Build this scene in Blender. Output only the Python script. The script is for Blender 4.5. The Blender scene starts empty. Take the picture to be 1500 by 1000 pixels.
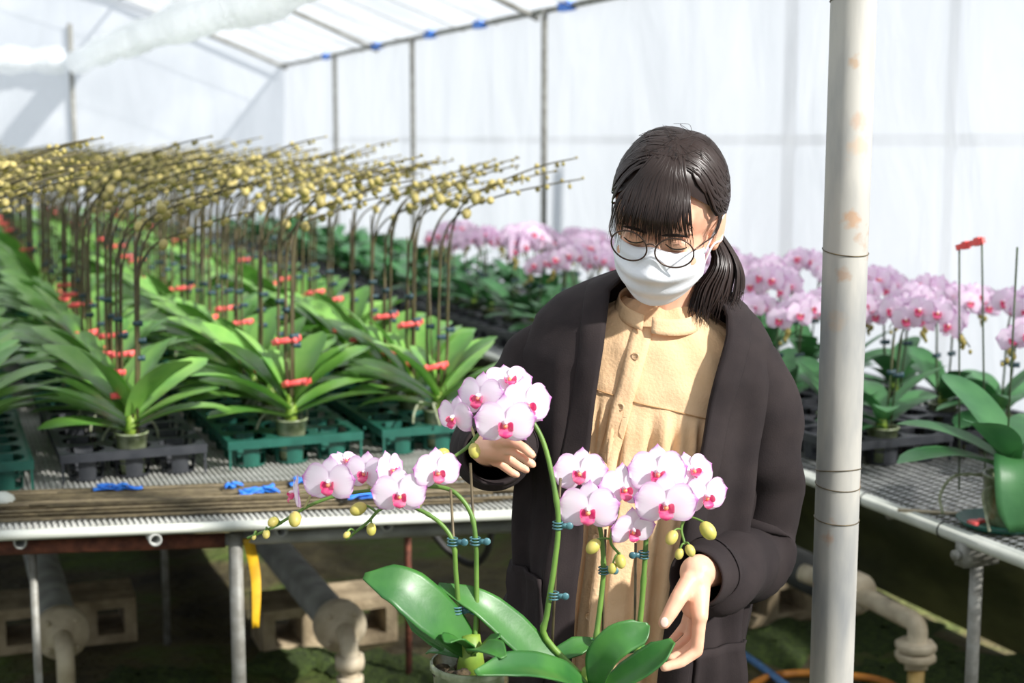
import bpy, bmesh, math, random
import numpy as np
from mathutils import Vector, Matrix, Euler
rnd = random.Random(7)
PI = math.pi
S = bpy.context.scene
COL = S.collection

# ------------------------------------------------------------------ camera, sky, sun, exposure
CAM_H = 1.5
PITCH = math.radians(8.06)
YAW = math.radians(22.2)
F_PX = 2083.0
cam_d = bpy.data.cameras.new('camera')
cam_d.sensor_width = 36.0
cam_d.lens = 50.0
cam_d.clip_start = 0.05
cam_d.dof.use_dof = True
cam_d.dof.focus_distance = 1.98
cam_d.dof.aperture_fstop = 4.5
cam = bpy.data.objects.new('camera', cam_d)
COL.objects.link(cam)
cam.location = (0, 0, CAM_H)
cam.rotation_euler = (PI / 2 - PITCH, 0, -YAW)
S.camera = cam

world = bpy.data.worlds.new('sky')
S.world = world
world.use_nodes = True
bg = world.node_tree.nodes['Background']
bg.inputs['Color'].default_value = (0.86, 0.93, 1.0, 1)
bg.inputs['Strength'].default_value = 0.62

sun_d = bpy.data.lights.new('sun', 'SUN')
sun_d.energy = 11
sun_d.color = (1.0, 0.96, 0.90)
sun_d.angle = math.radians(2.2)
sun = bpy.data.objects.new('sun', sun_d)
COL.objects.link(sun)
sun.location = (3, -6, 6)
RX, RY = math.cos(YAW), -math.sin(YAW)      # picture right, in plan
FX, FY = math.sin(YAW), math.cos(YAW)       # picture forward, in plan
to_sun = Vector((0.80 * RX - 0.52 * FX, 0.80 * RY - 0.52 * FY, 0.66))
sun.rotation_euler = to_sun.to_track_quat('Z', 'Y').to_euler()

S.view_settings.view_transform = 'Standard'
S.view_settings.look = 'None'
S.view_settings.gamma = 1.0
S.view_settings.use_curve_mapping = False
S.view_settings.exposure = 0.15

# ------------------------------------------------------------------ pixel helpers (a pixel gives a direction only)
def ray(px, py):
    lat, up = px - 750.0, 500.0 - py
    fh = F_PX * math.cos(PITCH) + up * math.sin(PITCH)
    v = up * math.cos(PITCH) - F_PX * math.sin(PITCH)
    return Vector((lat * RX + fh * FX, lat * RY + fh * FY, v)), fh

def at_z(px, py, z):
    r, _ = ray(px, py)
    return Vector((0, 0, CAM_H)) + r * ((z - CAM_H) / r.z)

def at_d(px, py, d):
    r, fh = ray(px, py)
    return Vector((0, 0, CAM_H)) + r * (d / fh)

def at_x(px, py, x):
    r, _ = ray(px, py)
    return Vector((0, 0, CAM_H)) + r * (x / r.x)

# ------------------------------------------------------------------ mesh builder
class MB:
    def __init__(self):
        self.v = []; self.f = []; self.uv = []; self.mi = []; self.cur = 0
    def add(self, pts, faces, uvs=None):
        o = len(self.v)
        self.v.extend([tuple(p) for p in pts])
        self.uv.extend(uvs if uvs is not None else [(0.0, 0.0)] * len(pts))
        for f in faces:
            self.f.append(tuple(i + o for i in f)); self.mi.append(self.cur)
    def grid(self, rows, close_u=False, close_v=False, flip=False):
        """rows: list of lists of points; uv = (i/(n-1), j/(m-1))"""
        n, m = len(rows), len(rows[0])
        pts, uvs = [], []
        for i, r in enumerate(rows):
            for j, p in enumerate(r):
                pts.append(p); uvs.append((i / max(1, n - 1), j / max(1, m - 1)))
        fs = []
        for i in range(n if close_u else n - 1):
            for j in range(m if close_v else m - 1):
                a = i * m + j; b = i * m + (j + 1) % m
                c = ((i + 1) % n) * m + (j + 1) % m; d = ((i + 1) % n) * m + j
                fs.append((a, d, c, b) if flip else (a, b, c, d))
        self.add(pts, fs, uvs)
    def tube(self, path, radii, n=8, cap=True):
        path = [Vector(p) for p in path]
        if not hasattr(radii, '__len__'):
            radii = [radii] * len(path)
        rows = []
        up = None
        for i, p in enumerate(path):
            t = (path[min(i + 1, len(path) - 1)] - path[max(i - 1, 0)])
            if t.length < 1e-9: t = Vector((0, 0, 1))
            t.normalize()
            if up is None:
                up = Vector((0, 0, 1)) if abs(t.z) < 0.9 else Vector((1, 0, 0))
            a = (up - t * up.dot(t)); a.normalize(); up = a
            b = t.cross(a)
            rows.append([p + (a * math.cos(2 * PI * k / n) + b * math.sin(2 * PI * k / n)) * radii[i] for k in range(n)])
        o = len(self.v)
        self.grid(rows, close_v=True)
        if cap:
            L = len(path)
            self.f.append(tuple(o + k for k in reversed(range(n)))); self.mi.append(self.cur)
            self.f.append(tuple(o + (L - 1) * n + k for k in range(n))); self.mi.append(self.cur)
    def box(self, c, s, rot=None):
        c = Vector(c); pts = []
        for x in (-1, 1):
            for y in (-1, 1):
                for z in (-1, 1):
                    q = Vector((x * s[0] / 2, y * s[1] / 2, z * s[2] / 2))
                    if rot is not None: q = rot @ q
                    pts.append(c + q)
        self.add(pts, [(0, 1, 3, 2), (4, 6, 7, 5), (0, 4, 5, 1), (2, 3, 7, 6), (0, 2, 6, 4), (1, 5, 7, 3)])
    def ball(self, c, r, n=10, m=7, mat=None):
        c = Vector(c)
        if not hasattr(r, '__len__'): r = (r, r, r)
        rows = []
        for i in range(m + 1):
            th = PI * i / m
            row = []
            for k in range(n):
                ph = 2 * PI * k / n
                q = Vector((r[0] * math.sin(th) * math.cos(ph), r[1] * math.sin(th) * math.sin(ph), r[2] * math.cos(th)))
                if mat is not None: q = mat @ q
                row.append(c + q)
            rows.append(row)
        self.grid(rows, close_v=True, flip=True)
    def lathe(self, prof, n=16, c=(0, 0, 0), rot=None):
        c = Vector(c); rows = []
        for r, z in prof:
            row = []
            for k in range(n):
                q = Vector((r * math.cos(2 * PI * k / n), r * math.sin(2 * PI * k / n), z))
                if rot is not None: q = rot @ q
                row.append(c + q)
            rows.append(row)
        self.grid(rows, close_v=True)
    def mesh(self, name, mats, smooth=True, origin=None):
        me = bpy.data.meshes.new(name)
        v = self.v
        if origin is not None:
            ox, oy, oz = origin
            v = [(p[0] - ox, p[1] - oy, p[2] - oz) for p in v]
        me.from_pydata(v, [], self.f)
        if not isinstance(mats, (list, tuple)): mats = [mats]
        for m in mats: me.materials.append(m)
        if any(self.mi): me.polygons.foreach_set('material_index', self.mi)
        uvl = me.uv_layers.new(name='UVMap')
        li = np.empty(len(me.loops), dtype=np.int32); me.loops.foreach_get('vertex_index', li)
        uva = np.array(self.uv, dtype=np.float32)[li].ravel()
        uvl.data.foreach_set('uv', uva)
        if smooth: me.polygons.foreach_set('use_smooth', [True] * len(me.polygons))
        me.validate(); me.update()
        return me
    def build(self, name, mats, parent=None, smooth=True, origin=None):
        if origin is None and parent is not None:
            p = parent; o = Vector((0, 0, 0))
            while p is not None:
                o = o + p.location; p = p.parent
            origin = o
        return link(name, self.mesh(name, mats, smooth, origin), parent)

def link(name, data, parent=None, loc=None):
    o = bpy.data.objects.new(name, data)
    COL.objects.link(o)
    if parent is not None: o.parent = parent
    if loc is not None: o.location = loc
    return o

def tag(o, label=None, cat=None, group=None, kind=None):
    if label: o['label'] = label
    if cat: o['category'] = cat
    if group: o['group'] = group
    if kind: o['kind'] = kind
    return o

def thing(name, loc, label, cat, group=None):
    o = link(name, None, None, loc)
    o.empty_display_size = 0.05
    return tag(o, label, cat, group)

def copy_tree(o, parent=None):
    c = o.copy(); COL.objects.link(c); c.parent = parent
    for ch in o.children: copy_tree(ch, c)
    return c

def lerp(a, b, t): return a + (b - a) * t

def interp(x, xs, ys): return float(np.interp(x, xs, ys))

def smooth_path(pts, n=24):
    """Catmull-Rom through points"""
    P = [Vector(p) for p in pts]
    P = [P[0] * 2 - P[1]] + P + [P[-1] * 2 - P[-2]]
    out = []
    segs = len(P) - 3
    per = max(2, n // segs)
    for i in range(segs):
        a, b, c, d = P[i:i + 4]
        for k in range(per):
            t = k / per
            out.append(0.5 * ((2 * b) + (c - a) * t + (2 * a - 5 * b + 4 * c - d) * t * t + (3 * b - a - 3 * c + d) * t ** 3))
    out.append(P[-2])
    return out

# ------------------------------------------------------------------ materials
def new_mat(name):
    m = bpy.data.materials.new(name); m.use_nodes = True
    nt = m.node_tree
    return m, nt, nt.nodes['Principled BSDF'], nt.nodes['Material Output']

def node(nt, typ, **kw):
    n = nt.nodes.new(typ)
    for k, v in kw.items(): setattr(n, k, v)
    return n

def mat(name, c1, c2=None, scale=20.0, rough=0.5, metal=0.0, bump=0.0, bscale=None, detail=4.0, rand=0.0, sss=0.0, coat=0.0, stretch=None, trans=0.0, spec=None, lo=0.35, hi=0.65):
    m, nt, b, out = new_mat(name)
    b.inputs['Roughness'].default_value = rough
    b.inputs['Metallic'].default_value = metal
    if spec is not None: b.inputs['Specular IOR Level'].default_value = spec
    if coat: b.inputs['Coat Weight'].default_value = coat; b.inputs['Coat Roughness'].default_value = 0.25
    tc = node(nt, 'ShaderNodeTexCoord')
    vec = tc.outputs['Object']
    if stretch:
        mp = node(nt, 'ShaderNodeMapping'); mp.inputs['Scale'].default_value = stretch
        nt.links.new(vec, mp.inputs['Vector']); vec = mp.outputs['Vector']
    col = None
    if c2 is not None:
        nz = node(nt, 'ShaderNodeTexNoise'); nz.inputs['Scale'].default_value = scale; nz.inputs['Detail'].default_value = detail
        nt.links.new(vec, nz.inputs['Vector'])
        mr = node(nt, 'ShaderNodeMapRange'); mr.inputs['From Min'].default_value = lo; mr.inputs['From Max'].default_value = hi
        nt.links.new(nz.outputs['Fac'], mr.inputs['Value'])
        mx = node(nt, 'ShaderNodeMix', data_type='RGBA')
        mx.inputs['A'].default_value = (*c1, 1); mx.inputs['B'].default_value = (*c2, 1)
        nt.links.new(mr.outputs['Result'], mx.inputs['Factor']); col = mx.outputs['Result']
    if rand:
        oi = node(nt, 'ShaderNodeObjectInfo')
        hs = node(nt, 'ShaderNodeHueSaturation')
        r = node(nt, 'ShaderNodeMapRange'); r.inputs['To Min'].default_value = 1 - rand; r.inputs['To Max'].default_value = 1 + rand
        nt.links.new(oi.outputs['Random'], r.inputs['Value']); nt.links.new(r.outputs['Result'], hs.inputs['Value'])
        if col is not None: nt.links.new(col, hs.inputs['Color'])
        else: hs.inputs['Color'].default_value = (*c1, 1)
        col = hs.outputs['Color']
    if col is not None: nt.links.new(col, b.inputs['Base Color'])
    else: b.inputs['Base Color'].default_value = (*c1, 1)
    if sss:
        b.inputs['Subsurface Weight'].default_value = sss
        b.inputs['Subsurface Radius'].default_value = (0.012, 0.005, 0.003)
        b.inputs['Subsurface Scale'].default_value = 1.0
    if bump:
        nb = node(nt, 'ShaderNodeTexNoise'); nb.inputs['Scale'].default_value = bscale or scale * 3; nb.inputs['Detail'].default_value = 5
        nt.links.new(vec, nb.inputs['Vector'])
        bp = node(nt, 'ShaderNodeBump'); bp.inputs['Strength'].default_value = bump; bp.inputs['Distance'].default_value = 0.01
        nt.links.new(nb.outputs['Fac'], bp.inputs['Height']); nt.links.new(bp.outputs['Normal'], b.inputs['Normal'])
    if trans:
        tr = node(nt, 'ShaderNodeBsdfTranslucent')
        if col is not None: nt.links.new(col, tr.inputs['Color'])
        else: tr.inputs['Color'].default_value = (*c1, 1)
        ms = node(nt, 'ShaderNodeMixShader'); ms.inputs['Fac'].default_value = trans
        nt.links.new(b.outputs['BSDF'], ms.inputs[1]); nt.links.new(tr.outputs['BSDF'], ms.inputs[2])
        nt.links.new(ms.outputs['Shader'], out.inputs['Surface'])
    return m

def srgb(r, g, b):
    f = lambda c: (c / 255 / 12.92) if c / 255 <= 0.04045 else ((c / 255 + 0.055) / 1.055) ** 2.4
    return (f(r), f(g), f(b))

def film_mat(name, transp=0.5, tint=(0.77, 0.81, 0.87), wrinkle=0.35, wscale=3.0):
    m, nt, b, out = new_mat(name)
    nt.nodes.remove(b)
    tc = node(nt, 'ShaderNodeTexCoord')
    mp = node(nt, 'ShaderNodeMapping'); mp.inputs['Scale'].default_value = (1, 1, 0.35)
    nt.links.new(tc.outputs['Object'], mp.inputs['Vector'])
    nz = node(nt, 'ShaderNodeTexNoise'); nz.inputs['Scale'].default_value = wscale; nz.inputs['Detail'].default_value = 6; nz.inputs['Distortion'].default_value = 0.6
    nt.links.new(mp.outputs['Vector'], nz.inputs['Vector'])
    bp = node(nt, 'ShaderNodeBump'); bp.inputs['Strength'].default_value = wrinkle; bp.inputs['Distance'].default_value = 0.05
    nt.links.new(nz.outputs['Fac'], bp.inputs['Height'])
    tl = node(nt, 'ShaderNodeBsdfTranslucent'); tl.inputs['Color'].default_value = (*tint, 1)
    df = node(nt, 'ShaderNodeBsdfDiffuse'); df.inputs['Color'].default_value = (*tint, 1)
    gl = node(nt, 'ShaderNodeBsdfGlossy'); gl.inputs['Roughness'].default_value = 0.35; gl.inputs['Color'].default_value = (0.9, 0.95, 1, 1)
    for s in (tl, df, gl): nt.links.new(bp.outputs['Normal'], s.inputs['Normal'])
    m1 = node(nt, 'ShaderNodeMixShader'); m1.inputs['Fac'].default_value = 0.35
    nt.links.new(tl.outputs[0], m1.inputs[1]); nt.links.new(df.outputs[0], m1.inputs[2])
    m2 = node(nt, 'ShaderNodeMixShader'); m2.inputs['Fac'].default_value = 0.06
    nt.links.new(m1.outputs[0], m2.inputs[1]); nt.links.new(gl.outputs[0], m2.inputs[2])
    tp = node(nt, 'ShaderNodeBsdfTransparent'); tp.inputs['Color'].default_value = (0.97, 0.98, 1, 1)
    # film is a little cloudier where it is wrinkled
    mr = node(nt, 'ShaderNodeMapRange'); mr.inputs['From Min'].default_value = 0.3; mr.inputs['From Max'].default_value = 0.7
    mr.inputs['To Min'].default_value = transp + 0.12; mr.inputs['To Max'].default_value = transp - 0.12
    nt.links.new(nz.outputs['Fac'], mr.inputs['Value'])
    m3 = node(nt, 'ShaderNodeMixShader')
    nt.links.new(mr.outputs['Result'], m3.inputs['Fac'])
    nt.links.new(m2.outputs[0], m3.inputs[1]); nt.links.new(tp.outputs[0], m3.inputs[2])
    nt.links.new(m3.outputs[0], out.inputs['Surface'])
    return m

M = {}
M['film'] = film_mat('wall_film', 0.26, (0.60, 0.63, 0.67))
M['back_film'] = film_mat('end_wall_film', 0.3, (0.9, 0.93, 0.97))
M['roof_film'] = film_mat('roof_film', 0.55, wscale=2.0)
M['curtain'] = film_mat('curtain_film', 0.12, (0.90, 0.92, 0.93), 0.6, 9.0)
M['outer'] = mat('outer_frame_paint', srgb(104, 110, 120), None, rough=0.7)
M['galv'] = mat('galvanised_steel', srgb(150, 150, 144), srgb(120, 118, 110), 30, 0.6, 0.25, 0.05)
M['grey_pipe'] = mat('grey_pipe', srgb(164, 166, 162), srgb(132, 134, 130), 14, 0.55, 0.0, 0.1)
M['rust'] = mat('rusty_iron', srgb(128, 76, 58), srgb(84, 50, 42), 40, 0.8, 0.1, 0.4)
M['white_pipe'] = mat('white_plastic_pipe', srgb(206, 209, 200), srgb(188, 192, 182), 12, 0.45)
M['bench_sheet'] = mat('bench_sheet', srgb(196, 196, 190), srgb(160, 160, 152), 8, 0.7, bump=0.3, bscale=60, stretch=(1, 6, 1))
M['mesh_metal'] = mat('expanded_mesh', srgb(176, 178, 176), srgb(140, 142, 142), 30, 0.55, 0.2)
M['soil'] = None
M['concrete'] = mat('concrete_block', srgb(184, 166, 136), srgb(140, 124, 98), 18, 0.9, 0, 0.5, 90)
M['pvc'] = mat('pale_pipe', srgb(214, 202, 178), srgb(178, 164, 138), 16, 0.6, 0, 0.1)
M['olive_sheet'] = mat('olive_sheet', srgb(104, 104, 60), srgb(66, 70, 38), 3, 0.5, 0, 0.5, 5, stretch=(1, 1, 2.5))
M['black_plastic'] = mat('black_plastic', srgb(44, 47, 52), srgb(58, 60, 64), 25, 0.45, 0, 0.05)
M['green_plastic'] = mat('green_plastic', srgb(26, 80, 68), srgb(34, 94, 80), 25, 0.4, 0, 0.05)
M['clear_pot'] = mat('pale_pot', srgb(150, 160, 128), srgb(92, 104, 66), 40, 0.25, 0, 0.1)
M['bark'] = mat('bark_mix', srgb(88, 74, 52), srgb(48, 40, 28), 90, 0.9, 0, 0.8, 120)
M['leaf'] = mat('orchid_leaf', srgb(128, 174, 80), srgb(92, 148, 64), 9, 0.33, 0, 0.05, 60, rand=0.2, trans=0.12, coat=0.15)
M['leaf_dark'] = mat('orchid_leaf_dark', srgb(76, 132, 76), srgb(54, 106, 62), 9, 0.42, 0, 0.05, 60, rand=0.22, trans=0.1)
M['crown'] = mat('leaf_base', srgb(140, 164, 62), srgb(112, 142, 52), 30, 0.5)
M['root'] = mat('aerial_root', srgb(172, 176, 150), srgb(128, 136, 104), 60, 0.7)
M['stem_brown'] = mat('brown_spike', srgb(92, 84, 50), srgb(66, 60, 38), 30, 0.6)
M['stem_green'] = mat('green_spike', srgb(104, 140, 58), srgb(84, 118, 50), 30, 0.45, bump=0.03)
M['stem_dark'] = mat('dark_spike', srgb(66, 84, 48), srgb(48, 62, 38), 30, 0.5)
M['stake'] = mat('steel_stake', srgb(112, 100, 74), srgb(80, 70, 52), 40, 0.5, 0.3)
M['bud'] = mat('bud', srgb(184, 168, 104), srgb(152, 142, 74), 25, 0.5, rand=0.15, sss=0.0)
M['bud_small'] = mat('bud_small', srgb(164, 146, 78), srgb(138, 132, 62), 30, 0.55, rand=0.15)
M['teal_clip'] = mat('teal_clip', srgb(56, 98, 108), srgb(84, 128, 134), 60, 0.35)
M['dark_clip'] = mat('dark_teal_clip', srgb(38, 62, 70), srgb(52, 82, 90), 60, 0.4)
M['red_clip'] = mat('red_clip', srgb(236, 84, 84), srgb(244, 112, 106), 40, 0.5)
M['blue_tie'] = mat('blue_tie', srgb(32, 108, 214), srgb(52, 132, 228), 40, 0.45)
M['yellow_tape'] = mat('yellow_tape', srgb(206, 164, 26), srgb(186, 140, 20), 30, 0.5)
M['orange_hose'] = mat('orange_hose', srgb(196, 128, 48), srgb(170, 104, 38), 30, 0.5)
M['blue_hose'] = mat('blue_hose', srgb(84, 128, 178), srgb(66, 108, 158), 30, 0.45)
M['black_rubber'] = mat('black_rubber', srgb(34, 34, 32), None, rough=0.6)

def soil_mat():
    m, nt, b, out = new_mat('mossy_ground')
    tc = node(nt, 'ShaderNodeTexCoord')
    n1 = node(nt, 'ShaderNodeTexNoise'); n1.inputs['Scale'].default_value = 2.2; n1.inputs['Detail'].default_value = 8
    n2 = node(nt, 'ShaderNodeTexNoise'); n2.inputs['Scale'].default_value = 26; n2.inputs['Detail'].default_value = 6
    for n in (n1, n2): nt.links.new(tc.outputs['Object'], n.inputs['Vector'])
    r1 = node(nt, 'ShaderNodeValToRGB')
    e = r1.color_ramp.elements
    e[0].position = 0.36; e[0].color = (*srgb(58, 50, 38), 1)
    e[1].position = 0.5; e[1].color = (*srgb(96, 90, 58), 1)
    k = e.new(0.6); k.color = (*srgb(84, 104, 40), 1)
    k = e.new(0.72); k.color = (*srgb(110, 138, 40), 1)
    nt.links.new(n1.outputs['Fac'], r1.inputs['Fac'])
    mx = node(nt, 'ShaderNodeMix', data_type='RGBA', blend_type='MULTIPLY'); mx.inputs['Factor'].default_value = 0.7
    r2 = node(nt, 'ShaderNodeValToRGB'); r2.color_ramp.elements[0].color = (0.35, 0.32, 0.28, 1); r2.color_ramp.elements[1].color = (1.2, 1.15, 1.0, 1)
    nt.links.new(n2.outputs['Fac'], r2.inputs['Fac'])
    nt.links.new(r1.outputs['Color'], mx.inputs['A']); nt.links.new(r2.outputs['Color'], mx.inputs['B'])
    nt.links.new(mx.outputs['Result'], b.inputs['Base Color'])
    b.inputs['Roughness'].default_value = 0.9
    bp = node(nt, 'ShaderNodeBump'); bp.inputs['Strength'].default_value = 0.8; bp.inputs['Distance'].default_value = 0.03
    nt.links.new(n2.outputs['Fac'], bp.inputs['Height']); nt.links.new(bp.outputs['Normal'], b.inputs['Normal'])
    return m
M['soil'] = soil_mat()

def petal_mat(name, base, edge, edge_amt, vein=0.5):
    """white petal with coloured margin and fine veins; uv.x runs base to tip, uv.y across"""
    m, nt, b, out = new_mat(name)
    uv = node(nt, 'ShaderNodeUVMap'); uv.uv_map = 'UVMap'
    sp = node(nt, 'ShaderNodeSeparateXYZ'); nt.links.new(uv.outputs['UV'], sp.inputs['Vector'])
    def math_(op, a, bb=None):
        n = node(nt, 'ShaderNodeMath', operation=op)
        for i, x in enumerate((a, bb)):
            if x is None: continue
            if isinstance(x, (int, float)): n.inputs[i].default_value = x
            else: nt.links.new(x, n.inputs[i])
        return n.outputs[0]
    s = math_('ABSOLUTE', math_('SUBTRACT', math_('MULTIPLY', sp.outputs['Y'], 2.0), 1.0))
    t = sp.outputs['X']
    s4 = math_('MULTIPLY', math_('POWER', s, 3.0), math_('ADD', math_('MULTIPLY', t, 0.5), 0.35))
    t4 = math_('POWER', t, 3.5)
    e = math_('MAXIMUM', s4, t4)
    # streaky noise across the petal
    nz = node(nt, 'ShaderNodeTexNoise'); nz.inputs['Scale'].default_value = 1.0; nz.inputs['Detail'].default_value = 3
    mp = node(nt, 'ShaderNodeMapping'); mp.inputs['Scale'].default_value = (2.0, 22.0, 1)
    oi = node(nt, 'ShaderNodeObjectInfo')
    ad = node(nt, 'ShaderNodeVectorMath', operation='ADD')
    nt.links.new(uv.outputs['UV'], mp.inputs['Vector'])
    nt.links.new(mp.outputs['Vector'], ad.inputs[0]); nt.links.new(oi.outputs['Location'], ad.inputs[1])
    nt.links.new(ad.outputs['Vector'], nz.inputs['Vector'])
    k = math_('ADD', e, math_('MULTIPLY', math_('SUBTRACT', nz.outputs['Fac'], 0.5), vein))
    mr = node(nt, 'ShaderNodeMapRange', interpolation_type='SMOOTHSTEP')
    mr.inputs['From Min'].default_value = 1.0 - edge_amt; mr.inputs['From Max'].default_value = 0.98
    nt.links.new(k, mr.inputs['Value'])
    mx = node(nt, 'ShaderNodeMix', data_type='RGBA')
    mx.inputs['A'].default_value = (*base, 1); mx.inputs['B'].default_value = (*edge, 1)
    nt.links.new(mr.outputs['Result'], mx.inputs['Factor'])
    nt.links.new(mx.outputs['Result'], b.inputs['Base Color'])
    b.inputs['Roughness'].default_value = 0.5
    tr = node(nt, 'ShaderNodeBsdfTranslucent'); nt.links.new(mx.outputs['Result'], tr.inputs['Color'])
    ms = node(nt, 'ShaderNodeMixShader'); ms.inputs['Fac'].default_value = 0.3
    nt.links.new(b.outputs['BSDF'], ms.inputs[1]); nt.links.new(tr.outputs['BSDF'], ms.inputs[2])
    nt.links.new(ms.outputs['Shader'], out.inputs['Surface'])
    return m
M['petal'] = petal_mat('hero_petal', srgb(244, 232, 244), srgb(214, 128, 208), 0.78)
M['petal_bg'] = petal_mat('bench_petal', srgb(244, 224, 242), srgb(214, 140, 206), 0.7)
M['lip'] = mat('flower_lip', srgb(226, 62, 128), srgb(236, 120, 150), 120, 0.45, trans=0.2)
M['lip_yellow'] = mat('lip_centre', srgb(240, 190, 120), srgb(236, 130, 120), 200, 0.5)
M['column'] = mat('flower_column', srgb(248, 226, 236), None, rough=0.45)
# ------------------------------------------------------------------ the greenhouse
WX, WY0, WY1, EAVE, LX = 2.92, -1.6, 12.4, 2.14, -4.0
RIDGE_X, RIDGE_Z = 0.1, 3.08
BENCH = 0.70

mb = MB()
n = 60
rows = []
for i in range(n + 1):
    r = []
    for j in range(n + 1):
        x = LX - 0.1 + (WX - LX + 0.2) * i / n; y = WY0 + (WY1 - WY0 + 0.1) * j / n
        r.append((x, y, 0.012 * math.sin(x * 5.1 + y * 2.3) * math.sin(y * 4.3) - 0.012))
    rows.append(r)
mb.grid(rows, flip=True)
tag(mb.build('floor', M['soil']), kind='structure')

def film_sheet(name, p0, p1, z0, z1, m, nu=40, nv=8, amp=0.012, parent=None):
    mb = MB(); rows = []
    p0, p1 = Vector(p0), Vector(p1)
    nrm = Vector((-(p1 - p0).y, (p1 - p0).x, 0)).normalized()
    for i in range(nu + 1):
        r = []
        for j in range(nv + 1):
            t = i / nu; p = p0.lerp(p1, t)
            w = amp * math.sin(t * 57 + j * 0.4) * math.sin(PI * j / nv)
            r.append((p.x + nrm.x * w, p.y + nrm.y * w, lerp(z0, z1, j / nv)))
        rows.append(r)
    mb.grid(rows)
    return mb.build(name, m, parent)

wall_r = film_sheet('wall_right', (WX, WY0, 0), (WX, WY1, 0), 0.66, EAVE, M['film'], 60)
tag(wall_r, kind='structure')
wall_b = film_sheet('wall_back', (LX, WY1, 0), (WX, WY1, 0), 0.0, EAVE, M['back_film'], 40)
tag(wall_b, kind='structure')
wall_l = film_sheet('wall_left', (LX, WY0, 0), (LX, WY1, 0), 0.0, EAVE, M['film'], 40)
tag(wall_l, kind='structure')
# gable of the back wall
mb = MB(); mb.add([(LX, WY1, EAVE), (WX, WY1, EAVE), (RIDGE_X, WY1, RIDGE_Z)], [(0, 1, 2)])
tag(mb.build('wall_back_gable', M['back_film'], smooth=False), kind='structure')
# dark skirt sheet along the foot of the right wall
sk = film_sheet('wall_right_skirt', (WX - 0.02, WY0, 0), (WX - 0.02, WY1, 0), 0.0, 0.68, M['olive_sheet'], 120, 6, 0.02)
tag(sk, kind='structure')

# roof: two slopes of film with cross ropes and purlins
def roof_slope(name, xa, za, xb, zb):
    mb = MB(); rows = []
    for i in range(41):
        y = lerp(WY0, WY1, i / 40); r = []
        for j in range(9):
            t = j / 8
            r.append((lerp(xa, xb, t), y, lerp(za, zb, t) + 0.05 * math.sin(PI * t) + 0.01 * math.sin(i * 2.1 + j)))
        rows.append(r)
    mb.grid(rows)
    o = mb.build(name, M['roof_film']); tag(o, kind='structure')
    return o
roof_r = roof_slope('ceiling', WX, EAVE, RIDGE_X, RIDGE_Z)
roof_l = roof_slope('ceiling_left', LX, EAVE, RIDGE_X, RIDGE_Z)
# ropes that hold the film, one mesh each, sharing data
mb = MB(); mb.tube([(WX, 0, EAVE - 0.02), (lerp(WX, RIDGE_X, 0.5), 0, lerp(EAVE, RIDGE_Z, 0.5) + 0.03), (RIDGE_X, 0, RIDGE_Z - 0.02)], 0.0032, 6)
rope_me = mb.mesh('rope', M['galv'])
for k in range(23):
    link('rope', rope_me, roof_r, (0, 0.6 + k * 0.52, 0))
# arched roof pipes
mb = MB(); mb.tube([(WX, 0, EAVE - 0.03), (1.5, 0, 2.70), (RIDGE_X, 0, RIDGE_Z - 0.05), (-1.9, 0, 2.66), (LX, 0, EAVE - 0.03)], 0.016, 8)
arch_me = mb.mesh('roof_arch', M['galv'])
for y in (1.2, 4.0, 6.8, 9.6, 12.3):
    link('roof_arch', arch_me, roof_r, (0, y, 0))
# ridge and eave pipes
for nm, x, z, r in (('ridge_pipe', RIDGE_X, RIDGE_Z - 0.03, 0.02), ('eave_pipe', WX - 0.02, EAVE, 0.016), ('purlin', 1.55, 2.66, 0.013)):
    mb = MB(); mb.tube([(x, WY0, z), (x, WY1, z)], r, 8); mb.build(nm, M['galv'], roof_r)
# blue clips on the eave pipe
for k, (px, py) in enumerate(((552, 72), (630, 55), (703, 38), (830, 9), (478, 92))):
    p = at_x(px, py, WX - 0.03)
    mb = MB(); mb.box((p.x, p.y, EAVE), (0.04, 0.12, 0.05)); mb.build('pipe_clip', M['blue_tie'], roof_r, smooth=False)

# posts along the right wall
for px in (797, 605, 492):
    p = at_x(px, 200, WX - 0.04)
    mb = MB(); mb.tube([(p.x, p.y, 0), (p.x, p.y, EAVE)], 0.017, 8); mb.build('post', M['galv'], wall_r)
# outside frame of the house next door, seen dimly through the film
for (px, w) in ((1158, 0.055), (1395, 0.03)):
    p = at_x(px, 200, WX + 0.7)
    mb = MB(); mb.box((p.x, p.y, 1.1), (0.02, w * 2.0, 2.2)); mb.build('outer_post', M['outer'], wall_r, smooth=False)
mb = MB(); mb.box((WX + 0.7, 6.0, 1.5), (0.02, 15.0, 0.05)); mb.build('outer_rail', M['outer'], wall_r, smooth=False)
# back wall posts
for px in (107, -40):
    lat = px - 750; 
    r_, _ = ray(px, 150); p = Vector((0, 0, CAM_H)) + r_ * ((WY1 - 0.05) / r_.y)
    mb = MB(); mb.tube([(p.x, p.y, 0), (p.x, p.y, EAVE + 0.3)], 0.02, 8); mb.build('post', M['galv'], wall_b)

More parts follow.
